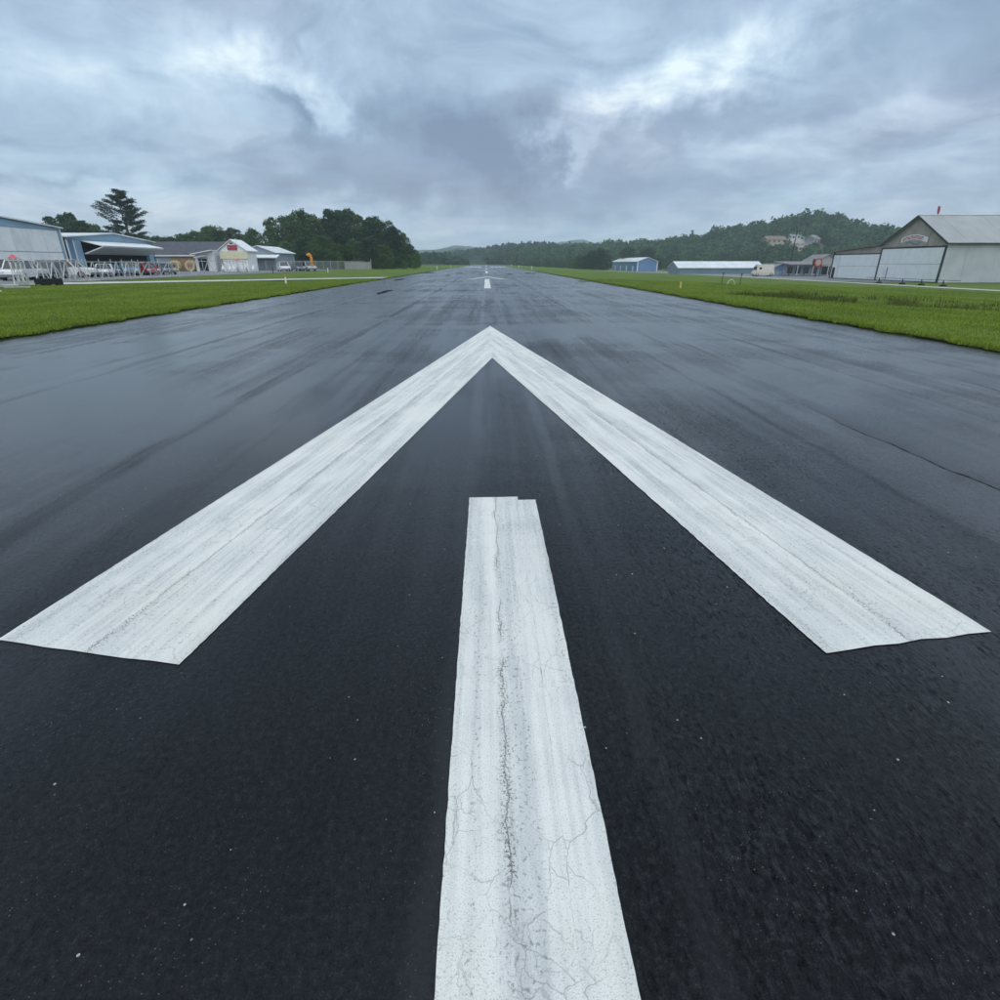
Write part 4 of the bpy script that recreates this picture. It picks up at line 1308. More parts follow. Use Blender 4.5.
# coordinates: local y -8.4 (near corner) .. +8.6 ; x 0 .. 34
n0, n1 = -8.4, 8.6
MB().prism([(n0 + .02, 0), (n1, 0), (n1, 6.55), (0, 11.05), (n0 + .02, 6.55)], 'x', .12, 34).build('wall', 'tan_stucco', h4)
for i in range(9):
    MB().box(.1 + 34 * i / 9 + .01, .1 + 34 * (i + 1) / 9 - .01, n0 - .10 - .012 * (i % 2), n0, 0, 6.50).build('wall_panel', 'galvanised_wall', h4)
for sgn, e, ze in ((0, n0 - .7, 6.28), (1, n1 + .1, 6.50)):
    for i in range(9):
        xa, xb = -.5 + 34.8 * i / 9, -.5 + 34.8 * (i + 1) / 9 - .02
        lift = .02 * (i % 2)
        MB().add([(xa, 0, 11.16 + lift), (xb, 0, 11.16 + lift), (xb, e, ze + lift), (xa, e, ze + lift), (xa, 0, 11.30 + lift), (xb, 0, 11.30 + lift), (xb, e, ze + .14 + lift), (xa, e, ze + .14 + lift)],
                 [(0, 1, 2, 3), (4, 7, 6, 5), (0, 4, 5, 1), (1, 5, 6, 2), (2, 6, 7, 3), (3, 7, 4, 0)]).build('roof_sheet', 'galvanised_roof', h4)
MB().box(-.5, 34.3, -.14, .14, 11.33, 11.42).build('ridge_cap', 'white_trim', h4)
for a, ze in ((n0 - .7, 6.28), (n1 + .1, 6.50)):
    MB().bar((-.56, 0, 11.14), (-.56, a, ze + .02), .10, .30).build('barge_board', 'dark_trim', h4)
MB().box(-.5, 34.3, n0 - .83, n0 - .71, 6.22, 6.42).build('gutter', 'dark_trim', h4)
MB().box(-.10, .10, n0 - .05, n1, 5.78, 6.02).build('door_header', 'dark_trim', h4)
for z0, z1 in ((.12, 3.0), (3.05, 5.75)):
    MB().box(-.06, .10, n0 + .35, n1 - .2, z0, z1).build('door_panel', 'white_panel', h4)
pd = MB().box(-.10, -.062, 5.6, 6.65, .14, 2.25).build('personnel_door', 'grey_white_panel', h4)
MB().box(-.115, -.062, 5.45, 5.59, .14, 2.4).build('frame', 'dark_trim', pd)
for yy in (n0 + .13, n1):
    MB().box(-.12, .11, yy - .14, yy + .14, 0, 5.95).build('door_post', 'dark_trim', h4)
# sign on the gable: white banner with an arch of red letters above a blue flourish
sb = MB().box(.03, .115, -3.4, 3.9, 6.10, 8.2).build('sign_board', 'tan_stucco', h4)
vs = []; fs = []
N_ = 24
ban = MB()
for i in range(N_):
    u0, u1 = i / N_, (i + 1) / N_
    f = lambda u: 6.75 + .6 * math.sin(PI * (u * .95 + .02)) - .2 * u
    ya, yb_ = 3.7 - 7.0 * u0, 3.7 - 7.0 * u1
    ban.add([(.01, ya, f(u0)), (.01, yb_, f(u1)), (.01, yb_, f(u1) + .85), (.01, ya, f(u0) + .85), (.03, ya, f(u0)), (.03, yb_, f(u1)), (.03, yb_, f(u1) + .85), (.03, ya, f(u0) + .85)],
            [(3, 2, 1, 0), (4, 5, 6, 7), (0, 1, 5, 4), (2, 3, 7, 6)])
ban.build('banner', 'sign_white', sb)
for i in range(8):
    u = .10 + .68 * i / 7
    zc_ = 6.75 + .6 * math.sin(PI * (u * .95 + .02)) - .2 * u + .10
    yc = 3.7 - 7.0 * u
    mb = MB()
    mb.box(-.015, .008, yc + .10, yc + .24, zc_, zc_ + .62)
    mb.box(-.015, .008, yc - .26, yc - .12, zc_ + .04, zc_ + .60)
    mb.box(-.012, .008, yc - .11, yc + .09, zc_ + (.44 if i % 2 else .05), zc_ + (.58 if i % 2 else .2))
    mb.build('sign_letter', 'red_sign', sb)
mb = MB()
for i in range(12):
    u0, u1 = i / 12, (i + 1) / 12
    q = lambda u: 6.5 + .22 * math.sin(u * 7)
    mb.add([(0, 2.2 - 4 * u0, q(u0)), (0, 2.2 - 4 * u1, q(u1)), (0, 2.2 - 4 * u1, q(u1) + .22), (0, 2.2 - 4 * u0, q(u0) + .22)], [(0, 1, 2, 3)])
mb.build('flourish', 'sign_blue', sb)
# lean-to bay on the far side
MB().prism([(n1 + .02, 0), (25.3, 0), (25.3, 5.45), (n1 + .02, 6.45)], 'x', .14, 30).build('annexe_wall', 'tan_stucco', h4)
MB().prism([(n1 + .05, 6.50), (25.9, 5.50), (25.9, 5.68), (n1 + .05, 6.68)], 'x', -.4, 30.2).build('annexe_roof', 'roof_brown', h4)
for z0, z1 in ((.10, 2.55), (2.60, 4.85)):
    MB().box(-.06, .12, n1 + .35, 22.3, z0, z1).build('annexe_door_panel', 'white_panel', h4)
MB().box(-.05, .13, n1 + .2, 25.2, 4.88, 5.08).build('annexe_header', 'dark_trim', h4)
MB().box(-.03, .12, 22.5, 24.9, .1, 4.85).build('annexe_panel', 'grey_white_panel', h4)
MB().box(-.05, .10, 23.6, 24.6, .1, 2.3).build('annexe_side_door', 'dark_interior', h4)
MB().box(-.08, .12, 24.95, 25.32, 0, 5.4).build('corner_trim', 'dark_trim', h4)
rl = MB().tube((3, 0, 11.4), (3, 0, 11.8), .12).build('beacon_stem', 'dark_trim', h4)
MB().prism([(-.2, 11.7), (.2, 11.75), (.3, 12.8), (-.05, 12.7)], 'x', 2.88, 3.12).build('beacon', 'red_sign', h4)
MB().box(14, 14.6, n0 - .4, n0 - .11, 5.7, 5.95).build('wall_lamp', 'dark_trim', h4)
MB().tube((22, .0, 11.4), (22, .0, 12.3), .15).build('roof_vent', 'aluminium', h4)

# ------------------------------------------------------------------ blue hangar, long building and the rest of the right field edge
zb = lambda x, y: float(ground_z(np.array(float(x)), np.array(float(y)))) + .05


def gable_house(name, label, cat, x0, x1, y0, y1, zg, he, hr, ridge, wall, roof, group=None):
    o = thing(name, label, cat, ((x0 + x1) / 2, y0, zg), 0, group)
    hw, dp = (x1 - x0) / 2, y1 - y0
    if ridge == 'y':
        MB().prism([(-hw, -1), (hw, -1), (hw, he), (0, hr), (-hw, he)], 'y', 0, dp).build('wall', wall, o)
        for e in (-hw - .5, hw + .5):
            zz = he - .5 * (hr - he) / hw
            MB().add([(0, -.5, hr + .06), (e, -.5, zz + .06), (e, dp + .5, zz + .06), (0, dp + .5, hr + .06), (0, -.5, hr + .24), (e, -.5, zz + .24), (e, dp + .5, zz + .24), (0, dp + .5, hr + .24)],
                     [(0, 1, 2, 3), (4, 7, 6, 5), (0, 4, 5, 1), (1, 5, 6, 2), (2, 6, 7, 3), (3, 7, 4, 0)]).build('roof', roof, o)
    else:
        MB().prism([(0, -1), (dp, -1), (dp, he), (dp / 2, hr), (0, he)], 'x', -hw, hw).build('wall', wall, o)
        for e in (-.6, dp + .6):
            zz = he - .6 * (hr - he) / (dp / 2)
            MB().add([(-hw - .4, dp / 2, hr + .06), (-hw - .4, e, zz + .06), (hw + .4, e, zz + .06), (hw + .4, dp / 2, hr + .06), (-hw - .4, dp / 2, hr + .26), (-hw - .4, e, zz + .26), (hw + .4, e, zz + .26), (hw + .4, dp / 2, hr + .26)],
                     [(0, 1, 2, 3), (4, 7, 6, 5), (0, 4, 5, 1), (1, 5, 6, 2), (2, 6, 7, 3), (3, 7, 4, 0)]).build('roof', roof, o)
    return o


bh = gable_house('hangar', 'blue metal hangar with white roof standing alone in the right field', 'hangar', 75.8, 85.8, 300, 360, -2.35, 4.6, 6.4, 'y', 'blue_sheet_x', 'white_roof')
for x in (-4.95, 4.95):
    MB().box(x - .2, x + .2, -.1, .1, 0, 4.6).build('corner_trim', 'white_trim', bh)
for y in (8, 22, 36, 50):
    MB().box(-5.09, -5.0, y, y + 2.2, 0, 2.6).build('door', 'white_trim', bh)
lb = gable_house('long_building', 'long low blue building with a white roof right of the blue hangar', 'building', 71.5, 103.5, 222, 234, -2.35, 2.3, 4.3, 'x', 'teal_sheet', 'white_roof')
for i in range(8):
    MB().box(-15.4 + 3.9 * i, -12.4 + 3.9 * i, -.08, -.005, .1, 2.2).build('door_panel', 'teal_sheet', lb)
tg = gable_house('shed', 'grey blue gable-fronted shed beside the beige truck', 'shed', 81.8, 88.6, 172, 182, -1.75, 1.3, 3.0, 'y', 'blue_sheet_x', 'roof_grey')
for i in range(4):
    MB().box(-3 + 1.55 * i, -1.6 + 1.55 * i, -.06, -.005, .05, 1.25).build('door_panel', 'grey_blue_wall', tg)
pb = thing('porch_building', 'dim grey building with an open porch left of the large hangar', 'building', (91.3, 168, -1.65))
MB().box(-5.6, 5.4, 3, 9, 0, 3.0).build('wall', 'grey_blue_wall', pb)
MB().prism([(-.6, 2.75), (9.4, 3.5), (9.4, 3.7), (-.6, 2.95)], 'x', -6, 5.8).build('roof', 'roof_grey', pb)
for i in range(6):
    MB().bar((-5.6 + 2.2 * i, -.3, 0), (-5.6 + 2.2 * i, -.3, 2.8), .18).build('porch_post', 'aluminium' if i % 2 else 'pole_wood', pb)
for i in range(4):
    f = MB().box(-4.6 + 2.4 * i, -3.2 + 2.4 * i, 2.93, 2.995, .4, 2.2).build('window', 'window_glass', pb)
    MB().box(-4.7 + 2.4 * i, -3.1 + 2.4 * i, 2.88, 2.99, .28, .38).build('sill', 'white_trim', f)
pb2 = thing('shed', 'grey shed with pale gable between porch building and large hangar', 'shed', (98.5, 172, -1.65))
MB().prism([(-3.6, 0), (3.6, 0), (3.6, 3.4), (0, 5.4), (-3.6, 3.4)], 'y', 0, 8).build('wall', 'house_grey', pb2)
for e in (-4, 4):
    MB().add([(0, -.4, 5.45), (e, -.4, 3.2), (e, 8.4, 3.2), (0, 8.4, 5.45), (0, -.4, 5.6), (e, -.4, 3.35), (e, 8.4, 3.35), (0, 8.4, 5.6)],
             [(0, 1, 2, 3), (4, 7, 6, 5), (0, 4, 5, 1), (1, 5, 6, 2), (2, 6, 7, 3), (3, 7, 4, 0)]).build('roof', 'roof_grey', pb2)
MB().box(-1.2, 1.2, -.06, -.005, .1, 2.4).build('door', 'dark_interior', pb2)

up = thing('utility_pole', 'dark utility pole with crossarm in front of the hillside houses', 'utility pole', (92.6, 182, -1.7))
MB().tube((0, 0, 0), (.5, 0, 12.2), .22, .14, 8).build('pole', 'pole_wood', up)
MB().bar((-1.0, 0, 11.3), (1.9, 0, 11.4), .16).build('crossarm', 'pole_wood', up)
for x in (-.8, .0, 1.0, 1.7):
    MB().tube((x, 0, 11.45), (x, 0, 11.75), .07).build('insulator', 'aluminium', up)
MB().tube((.55, -.35, 9.6), (.57, -.35, 10.8), .28).build('transformer', 'aluminium', up)
rs = thing('pole_sign', 'rounded red and white sign on a dark post beside the large hangar', 'sign', (83.5, 150, -1.65))
MB().bar((0, 0, 0), (0, 0, 2.6), .22).build('post', 'dark_trim', rs)
MB().tube((0, -.2, 3.3), (0, .2, 3.3), 1.05, n=20).build('sign_face', 'red_sign', rs)
MB().tube((0, -.25, 3.35), (0, -.201, 3.35), .72, n=20).build('sign_disc', 'house_tan', rs)
MB().box(-1.25, -.95, -.15, .15, 2.5, 4.2).build('side_frame', 'dark_trim', rs)


# ------------------------------------------------------------------ vehicles
def vehicle(name, kind, paint, loc, rz, label, cat, group):
    o = thing(name, label, cat, loc, rz, group)
    L, W, H = {'sedan': (4.6, 1.8, 1.45), 'suv': (4.7, 1.88, 1.78), 'pickup': (5.5, 1.95, 1.88), 'truck': (5.6, 2.3, 3.0)}[kind]
    h = L / 2; gc = .28; bl = {'sedan': .86, 'suv': 1.0, 'pickup': 1.08, 'truck': 1.3}[kind]
    # lower body with wheel arches, outline in (x, z)
    out = [(-h, .45), (-h + .05, gc + .05)]
    for wx in (-h + .85, h - .9):
        r = .40 if kind != 'truck' else .52
        out.append((wx - r, gc))
        for k in range(7):
            a = PI - PI * k / 6
            out.append((wx + r * math.cos(a), gc + .02 + r * .95 * math.sin(a)))
        out.append((wx + r, gc))
    out += [(h - .05, gc + .05), (h, .5), (h - .03, bl * .78), (h - .35, bl * .92)]
    if kind == 'sedan': out += [(h - 1.25, bl), (-h + .8, bl + .03), (-h + .1, bl - .02)]
    elif kind == 'suv': out += [(h - 1.15, bl), (-h + .1, bl + .04)]
    elif kind == 'pickup': out += [(h - 1.4, bl), (-h + .05, bl + .02)]
    else: out += [(h - .5, bl), (-h + .1, bl)]
    MB().prism(out, 'y', -W / 2, W / 2).build('body', paint, o, bevel=.03)
    # glasshouse, tapered inwards
    if kind == 'sedan': base, top = (-h + .75, h - 1.3), (-h + 1.35, h - 2.1)
    elif kind == 'suv': base, top = (-h + .12, h - 1.2), (-h + .45, h - 1.85)
    elif kind == 'pickup': base, top = (-.75, h - 1.45), (-.6, h - 2.05)
    else: base, top = (-h + .3, h - .6), (-h + .3, h - .9)
    zt = H - .06
    w0_, w1b = W / 2 - .06, W / 2 - .24
    vs = [(base[0], -w0_, bl - .01), (base[1], -w0_, bl - .01), (base[1], w0_, bl - .01), (base[0], w0_, bl - .01), (top[0], -w1b, zt), (top[1], -w1b, zt), (top[1], w1b, zt), (top[0], w1b, zt)]
    MB().add(vs, [(3, 2, 1, 0), (4, 5, 6, 7), (0, 1, 5, 4), (1, 2, 6, 5), (2, 3, 7, 6), (3, 0, 4, 7)]).build('window_glass', 'window_glass' if kind != 'truck' else paint, o)
    MB().box(top[0] - .05, top[1] + .05, -w1b - .02, w1b + .02, zt, H).build('roof', paint, o, bevel=.02)
    for sy in (-1, 1):
        for fx in ((0, 1), (.42, .42), (1, 1)):
            xb = base[0] + (base[1] - base[0]) * fx[0]; xt = top[0] + (top[1] - top[0]) * (fx[0])
            MB().bar((xb, sy * (w0_ + .005), bl), (xt, sy * (w1b + .005), zt), .09).build('pillar', paint, o)
        MB().box(h - .12, h + .012, sy * (W / 2 - .28) - .2, sy * (W / 2 - .28) + .2, .62, .80).build('headlight', 'lamp_clear', o)
        MB().box(-h - .012, -h + .1, sy * (W / 2 - .2) - .14, sy * (W / 2 - .2) + .14, .66, .92).build('tail_light', 'lamp_red', o)
    if kind == 'pickup':
        MB().box(-h + .12, -.85, -W / 2 + .12, W / 2 - .12, bl + .025, bl + .03).build('bed_liner', 'dark_interior', o)
    if kind == 'truck':
        MB().box(h - .58, h - .52, -.9, .9, 1.7, 2.5).build('windscreen', 'window_glass', o)
        for sy in (-1, 1):
            MB().box(.8, 1.5, sy * (W / 2 - .14) - .03, sy * (W / 2 - .14) + .03, 1.6, 2.3).build('side_window', 'window_glass', o)
    MB().box(h - .06, h + .05, -W / 2 + .1, W / 2 - .1, .36, .54).build('bumper', 'car_grey', o)
    MB().box(-h - .05, -h + .06, -W / 2 + .1, W / 2 - .1, .36, .54).build('bumper', 'car_grey', o)
    r = .33 if kind in ('sedan', 'suv') else .38
    if kind == 'truck': r = .48
    for wx in (-h + .85, h - .9):
        for sy in (-1, 1):
            y = sy * (W / 2 - .12)
            wv2 = MB().tube((wx, y - .11, r), (wx, y + .11, r), r, n=18).build('wheel', 'rubber', o)
            MB().tube((wx, y + sy * .112, r), (wx, y + sy * .125, r), r * .6, n=14).build('rim', 'rim_metal', wv2)
    return o


GA = .072
cg = 'vehicles parked by the left hangars'
vehicle('parked_pickup', 'pickup', 'car_silver', (-47.0, 60.8, GA), R(8), 'silver pickup truck parked behind the lattice barrier at the left edge', 'pickup', cg)
vehicle('parked_car', 'suv', 'car_white', (-44.6, 58.4, GA), R(-70), 'white SUV with dark windows beside the silver pickup', 'car', cg)
vehicle('parked_car', 'suv', 'car_grey', (-45.8, 64.0, GA), R(-75), 'dark grey SUV seen tail-on left of the white pickup', 'car', cg)
vehicle('parked_pickup', 'pickup', 'car_white', (-47.5, 69.3, GA), R(5), 'white pickup truck in front of the white hangar corner', 'pickup', cg)
vehicle('parked_car', 'sedan', 'car_white', (-45.8, 73.2, GA), R(-60), 'small white sedan between the white pickup and the blue car', 'car', cg)
vehicle('parked_car', 'sedan', 'car_blue', (-48.5, 78.6, GA), R(-50), 'dark blue sedan under the raised hangar door', 'car', cg)
vehicle('parked_car', 'suv', 'car_teal', (-46.7, 79.8, GA), R(-55), 'grey blue SUV next to the dark blue sedan', 'car', cg)
vehicle('parked_car', 'sedan', 'car_red', (-46.2, 83.4, GA), R(-45), 'dark red sedan in the row before the open hangar', 'car', cg)
vehicle('parked_car', 'suv', 'car_black', (-49.0, 86.0, GA), R(-50), 'black SUV behind the red sedan', 'car', cg)
vehicle('parked_car', 'sedan', 'car_grey', (-46.6, 88.6, GA), R(-50), 'grey sedan at the right end of the row by the open hangar', 'car', cg)
cg2 = 'vehicles parked along the chain-link fence'
vehicle('parked_pickup', 'suv', 'car_white', (-40.2, 120.5, .045), R(-62), 'white SUV parked nearest along the chain-link fence', 'car', cg2)
vehicle('parked_car', 'sedan', 'car_grey', (-39.0, 125.5, .045), R(-55), 'grey car between the white SUV and the silver one by the fence', 'car', cg2)
vehicle('parked_car', 'suv', 'car_silver', (-37.2, 126.5, .045), R(-50), 'silver SUV at the right end of the fence row', 'car', cg2)
vehicle('fuel_truck', 'truck', 'truck_beige', (76.4, 164, zb(76.4, 164) + .02), R(178), 'boxy beige truck parked before the long white-roofed building', 'truck', None)


# ------------------------------------------------------------------ lattice barriers, left
def lattice(p0, p1, ht, n, label, lean=.45, posts_up=.25):
    """aluminium lattice frame: sloping braces between a top and a bottom rail, with feet"""
    p0, p1 = Vector((*p0, 0)), Vector((*p1, 0))
    L = (p1 - p0).length; ang = math.atan2(p1.y - p0.y, p1.x - p0.x)
    o = thing('lattice_barrier', label, 'barrier', (p0.x, p0.y, .075), ang, 'aluminium lattice barriers')
    MB().bar((0, 0, ht), (L, 0, ht), .065).build('top_rail', 'aluminium', o)
    MB().bar((0, 0, .12), (L, 0, .12), .06).build('bottom_rail', 'aluminium', o)
    for i in range(n + 1):
        x = L * i / n
        up_ = posts_up if i % 2 == 0 else 0
        MB().bar((x, -.02, .02), (x, -.02, ht + up_), .05).build('post', 'aluminium', o)
        if i < n:
            a, c = ((x, .05, .14), (x + L / n, .05, ht)) if i % 2 == 0 else ((x, .05, ht), (x + L / n, .05, .14))
            MB().bar(a, c, .05).build('brace', 'aluminium', o)
    for x in (.3, L - .3):
        MB().bar((x, -.7, .04), (x, .7, .04), .08).build('foot', 'aluminium', o)
    return o


lattice((-28.2, 34.0), (-33.2, 41.5), 1.50, 8, 'nearest lattice barrier, cut by the left edge of the photo', posts_up=0)
lattice((-31.2, 40.2), (-34.8, 46.2), 1.58, 6, 'lattice barrier standing just left of the black rubber block')
lattice((-34.9, 47.2), (-37.2, 56.5), 1.62, 8, 'lattice barrier behind the black rubber block')
lattice((-37.2, 57.0), (-38.8, 68.0), 1.62, 9, 'lattice barrier in front of the blue and red cars')
lattice((-38.9, 68.4), (-36.6, 72.4), 1.62, 4, 'short lattice barrier ending the row by the open hangar')
lattice((-41.8, 86.0), (-40.3, 90.5), 1.75, 4, 'lattice barrier before the timber cable reels')
lattice((-40.6, 93.0), (-41.0, 104.0), 1.75, 8, 'lattice barrier before the small white gabled building')

blk = thing('rubber_block', 'long black rubber block on the grass edge before the lattice', 'barrier', (-33.1, 45.9, .05), R(0))
MB().box(-.85, .85, -.35, .35, .02, .46).build('block', 'rubber', blk, bevel=.04)
for x in (-.55, .55):
    MB().box(x - .1, x + .1, -.40, .40, .0, .06).build('skid', 'timber', blk)

for nm, loc, lab in (('parasol', (-46.2, 60.2, GA), 'pink parasol above the silver pickup at the left edge'), ('parasol', (-47.0, 115.5, GA), 'pink parasol right of the small white gabled building')):
    o = thing(nm, lab, 'parasol', loc)
    MB().tube((0, 0, 0), (0, 0, 2.2), .03).build('pole', 'aluminium', o)
    vs = [(0, 0, 2.32)] + [(.42 * math.cos(2 * PI * i / 8), .42 * math.sin(2 * PI * i / 8), 1.98) for i in range(8)] + [(0, 0, 2.27)] + [(.40 * math.cos(2 * PI * i / 8), .40 * math.sin(2 * PI * i / 8), 1.94) for i in range(8)]
    fs = [(0, 1 + i, 1 + (i + 1) % 8) for i in range(8)] + [(9, 10 + (i + 1) % 8, 10 + i) for i in range(8)] + [(1 + i, 10 + i, 10 + (i + 1) % 8, 1 + (i + 1) % 8) for i in range(8)]
    MB().add(vs, fs).build('canopy', 'pink_cloth', o)
    MB().tube((0, 0, 0), (0, 0, .08), .3, n=14).build('base', 'dark_trim', o)

# cable reels in front of the timber boarding
for i, (x, lab) in enumerate(((-62.3, 'wooden cable reel with pale rim, left of the pair'), (-59.2, 'wooden cable reel with pale rim, right of the pair'))):
    o = thing('cable_reel', lab, 'cable reel', (x, 122.4, .072), 0, 'cable reels by the grey building')
    for y in (-.45, .45):
        fl = MB().tube((0, y - .05, 1.02), (0, y + .05, 1.02), 1.0, n=24).build('flange', 'timber', o)
        rg = MB()
        for k in range(24):
            a, c = 2 * PI * k / 24, 2 * PI * (k + 1) / 24
            P_ = lambda r, q, yy: (r * math.cos(q), yy, 1.02 + r * math.sin(q))
            ys0, ys1 = y - .085, y - .052
            rg.add([P_(.72, a, ys0), P_(.98, a, ys0), P_(.98, c, ys0), P_(.72, c, ys0), P_(.72, a, ys1), P_(.98, a, ys1), P_(.98, c, ys1), P_(.72, c, ys1)],
                   [(0, 1, 2, 3), (7, 6, 5, 4), (1, 5, 6, 2), (0, 3, 7, 4)])
        rg.build('rim_ring', 'pale_timber', fl)
    MB().tube((0, -.4, 1.02), (0, .4, 1.02), .5, n=18).build('drum', 'timber', o)
    MB().tube((0, -.54, 1.02), (0, -.502, 1.02), .22, n=14).build('hub', 'dark_trim', o)

# leaning white boards and a picnic table before the gabled building
for i in range(6):
    x = -53.0 + 1.15 * i
    o = thing('folding_chair', f'white folding chair before the gabled building, {ORD[i]} from the left', 'chair', (x * .93, 113.5 + (i % 2) * .5, GA), R(10 * ((i * 7) % 5 - 2)), 'white folding chairs')
    MB().box(-.26, .26, -.25, .25, .42, .46).build('seat', 'white_trim', o)
    MB().add([(-.26, .22, .5), (.26, .22, .5), (.26, .42, 1.15), (-.26, .42, 1.15), (-.26, .26, .5), (.26, .26, .5), (.26, .46, 1.15), (-.26, .46, 1.15)],
             [(3, 2, 1, 0), (4, 5, 6, 7), (0, 1, 5, 4), (2, 3, 7, 6), (0, 4, 7, 3), (1, 2, 6, 5)]).build('backrest', 'white_trim', o)
    for sx in (-.24, .24):
        MB().bar((sx, -.28, 0), (sx, .26, .6), .04).build('leg', 'white_trim', o)
        MB().bar((sx, .36, 0), (sx, -.2, .44), .04).build('leg', 'white_trim', o)
o = thing('picnic_table', 'brown timber picnic table before the gabled building', 'table', (-45.2, 112.5, GA), R(10))
for k in range(5):
    MB().box(-1.1, 1.1, -.40 + .165 * k, -.25 + .165 * k, .74, .785).build('top_plank', 'timber', o)
for sy in (-.75, .75):
    MB().box(-1.1, 1.1, sy - .14, sy + .14, .43, .47).build('bench_plank', 'timber', o)
for sx in (-.8, .8):
    MB().bar((sx, -.75, 0), (sx, .3, .73), .09).build('leg', 'timber', o)
    MB().bar((sx, .75, 0), (sx, -.3, .73), .09).build('leg', 'timber', o)
    MB().bar((sx, -.85, .40), (sx, .85, .40), .07).build('crossbar', 'timber', o)

# chain-link fence
cf = thing('chain_link_fence', 'long grey chain-link fence between the small hangar and the wood', 'fence', (0, 0, .03))
P0, P1 = Vector((-50.0, 138, 0)), Vector((-31.5, 166, 0))
nb = 14
for i in range(nb + 1):
    q = P0.lerp(P1, i / nb)
    MB().tube(q, q + Vector((0, 0, 2.05)), .045).build('post', 'aluminium', cf)
    if i < nb:
        q2 = P0.lerp(P1, (i + 1) / nb)
        me = bpy.data.meshes.new('wire_panel'); me.from_pydata([q + Vector((0, 0, .05)), q2 + Vector((0, 0, .05)), q2 + Vector((0, 0, 1.95)), q + Vector((0, 0, 1.95))], [], [(0, 1, 2, 3)])
        link('wire_panel', me, 'chain_link_wire', cf)
        MB().tube(q + Vector((0, 0, 1.96)), q2 + Vector((0, 0, 1.96)), .03, n=6).build('top_rail', 'aluminium', cf)
cf2 = thing('board_fence', 'pale boarded fence section at the right end of the chain-link fence', 'fence', (0, 0, .03))
Q0, Q1 = Vector((-36.6, 157, 0)), Vector((-31.0, 163, 0))
for i in range(16):
    a, c = Q0.lerp(Q1, i / 16), Q0.lerp(Q1, (i + .88) / 16)
    MB().bar(a + Vector((0, 0, .9)), c + Vector((0, 0, .9)), .04, 1.7 + .08 * (i % 3)).build('board', 'house_grey', cf2)
for f in (0, 1):
    q = Q0.lerp(Q1, f) + Vector((.1, -.1, 0))
    MB().bar(q, q + Vector((0, 0, 2.6 if f else 2.0)), .16).build('post', 'house_grey', cf2)

# drooping windsock
o = thing('windsock', 'drooping orange windsock on a pole by the chain-link fence', 'windsock', (-34.9, 121, .04))
MB().tube((0, 0, 0), (0, 0, 3.45), .06, .05).build('pole', 'aluminium', o)
sock = MB(); pts_ = [(-.50, 3.30, .34), (-.25, 3.45, .36), (.08, 3.30, .34), (.26, 2.9, .31), (.33, 2.3, .28), (.36, 1.6, .25), (.42, 1.0, .22)]
for (x0, z0, r0), (x1, z1, r1) in zip(pts_[:-1], pts_[1:]):
    sock.tube((x0, 0, z0), (x1, 0, z1), r0, r1, 12)
sock.build('sock', 'orange_cloth', o, smooth=True)
o.scale = (.85, .85, .9)
MB().tube((-.54, 0, 3.26), (-.50, 0, 3.30), .37, n=16).build('hoop', 'pale_timber', o)

# markers and small posts
def marker(x, y, z, ht, top, label, cat='marker', m='white_trim', tm='marker_orange', name='edge_marker'):
    o = thing(name, label, cat, (x, y, z))
    MB().tube((0, 0, 0), (0, 0, ht), .07, .06).build('post', m, o)
    MB().tube((0, 0, ht), (0, 0, ht + top), .075, .06).build('cap', tm, o)
    return o


marker(-16.4, 49.2, .03, .50, .18, 'white marker post with orange cap in the left verge')
marker(-28.0, 107.0, .03, .55, .25, 'small white marker far along the left grass', tm='white_trim')
marker(13.1, 39.8, .03, .30, .10, 'low yellow marker in the right verge', m='yellow_paint', tm='yellow_paint')
o = marker(-34.5, 98.0, .03, .75, .2, 'short dark post at the apron edge', m='dark_trim', tm='dark_trim', name='bollard')
for i, (x, y) in enumerate(((22.0, 55.2), (23.4, 54.4))):
    o = thing('thin_post', ('left' if i == 0 else 'right') + ' of two thin dark posts in the right grass', 'post', (x, y, float(ground_z(np.array(x), np.array(y)))), 0, 'thin posts in the right grass')
    MB().tube((0, 0, 0), (.05, 0, 1.0), .03, .025).build('stake', 'dark_trim', o)
    MB().box(-.01, .12, -.03, .03, .86, .98).build('clip', 'dark_trim', o)
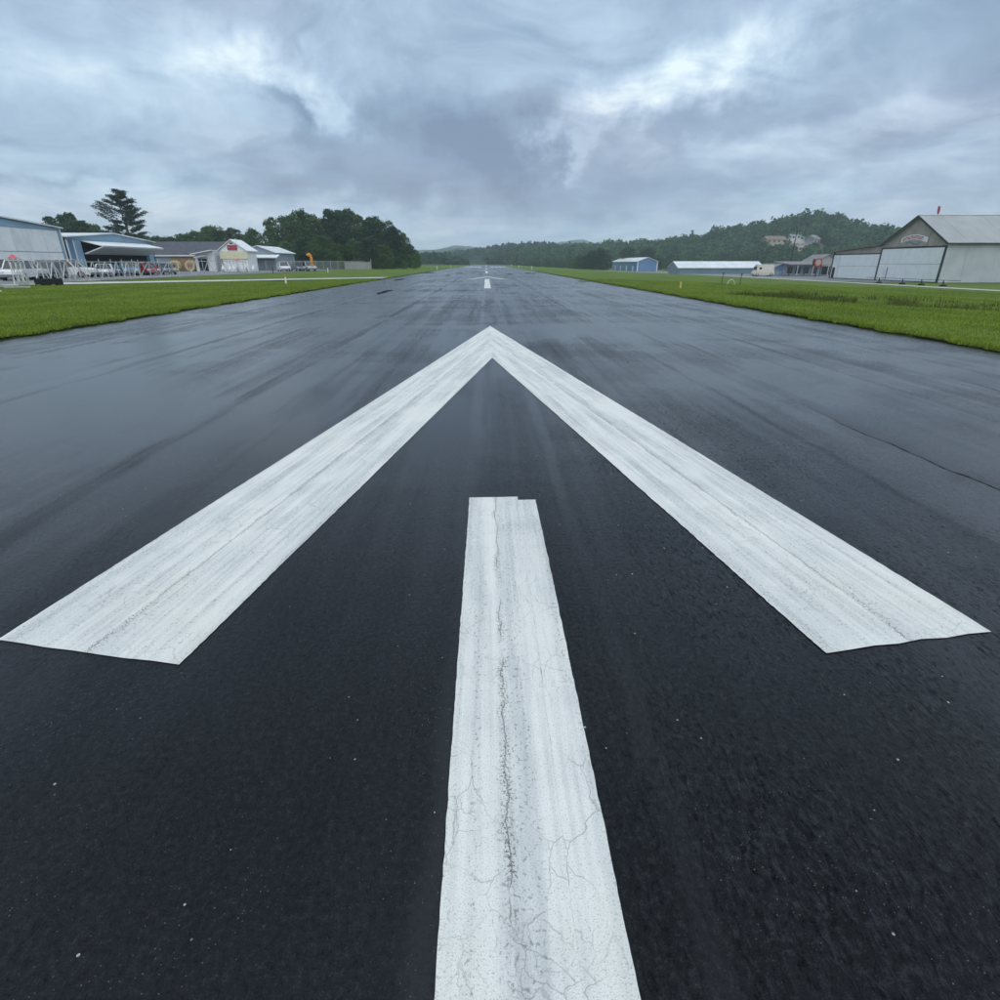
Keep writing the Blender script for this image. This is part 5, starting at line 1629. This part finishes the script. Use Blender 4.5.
# wire loop between the posts
mb = MB()
for k in range(8):
    a, c = PI * k / 8, PI * (k + 1) / 8
    mb.tube((22.7 - .35 * math.cos(a), 54.7, -.05 + .55 * math.sin(a) - .3), (22.7 - .35 * math.cos(c), 54.7, -.05 + .55 * math.sin(c) - .3), .02, n=6)
tag(mb.build('wire_loop', 'white_trim'), 'pale bent wire hoop between the two thin dark posts', 'wire')
for i, y in enumerate((99.5, 93.8, 89.6, 85.2)):
    x = 66.5
    o = thing('tie_down_stand', f'low black stand on the grass before the large hangar, {ORD[i]} from the left', 'stand', (x, y, zb(x, y) - .04), 0, 'black stands before the large hangar')
    MB().bar((0, 0, 0), (0, 0, .85), .10).build('post', 'dark_trim', o)
    MB().box(-.3, .3, -.5, .25, .02, .22).build('foot', 'rubber', o, bevel=.03)
    MB().bar((0, -.4, .2), (0, 0, .7), .07).build('strut', 'dark_trim', o)
mb = MB(); mb.bar((66.5, 82, zb(66.5, 82) + .80), (66.5, 103, zb(66.5, 103) + .80), .06)
tag(mb.build('rail', 'dark_trim'), 'long low dark rail carried by the black stands', 'rail')

# far white specks by the runway edge: runway edge lights
for i, (x, y) in enumerate(((11.4, 150), (11.4, 210), (11.4, 270), (-12.2, 150), (-12.2, 210))):
    o = thing('edge_light', f'white runway edge light, {("nearest", "second", "third")[i % 3]} on the {"right" if x > 0 else "left"} side', 'light', (x, y, .03), 0, 'runway edge lights')
    MB().tube((0, 0, 0), (0, 0, .55), .06).build('stem', 'white_trim', o)
    MB().tube((0, 0, .55), (0, 0, .85), .16, .09).build('lens', 'lamp_clear', o)

# ------------------------------------------------------------------ haze
hv = MB().box(-4000, 4000, -120, 3200, -9, 100).build('haze', None)
struct(hv, 'stuff')
hmz = bpy.data.materials.new('haze_air'); hmz.use_nodes = True
ht_ = NT(hmz.node_tree); ht_.n.clear()
pv = ht_.node('ShaderNodeVolumePrincipled')
pv.inputs['Color'].default_value = (.80, .92, 1.0, 1)
pv.inputs['Density'].default_value = .00038
pv.inputs['Anisotropy'].default_value = .2
oo = ht_.node('ShaderNodeOutputMaterial'); ht_.l.new(pv.outputs[0], oo.inputs['Volume'])
hv.data.materials.append(hmz)
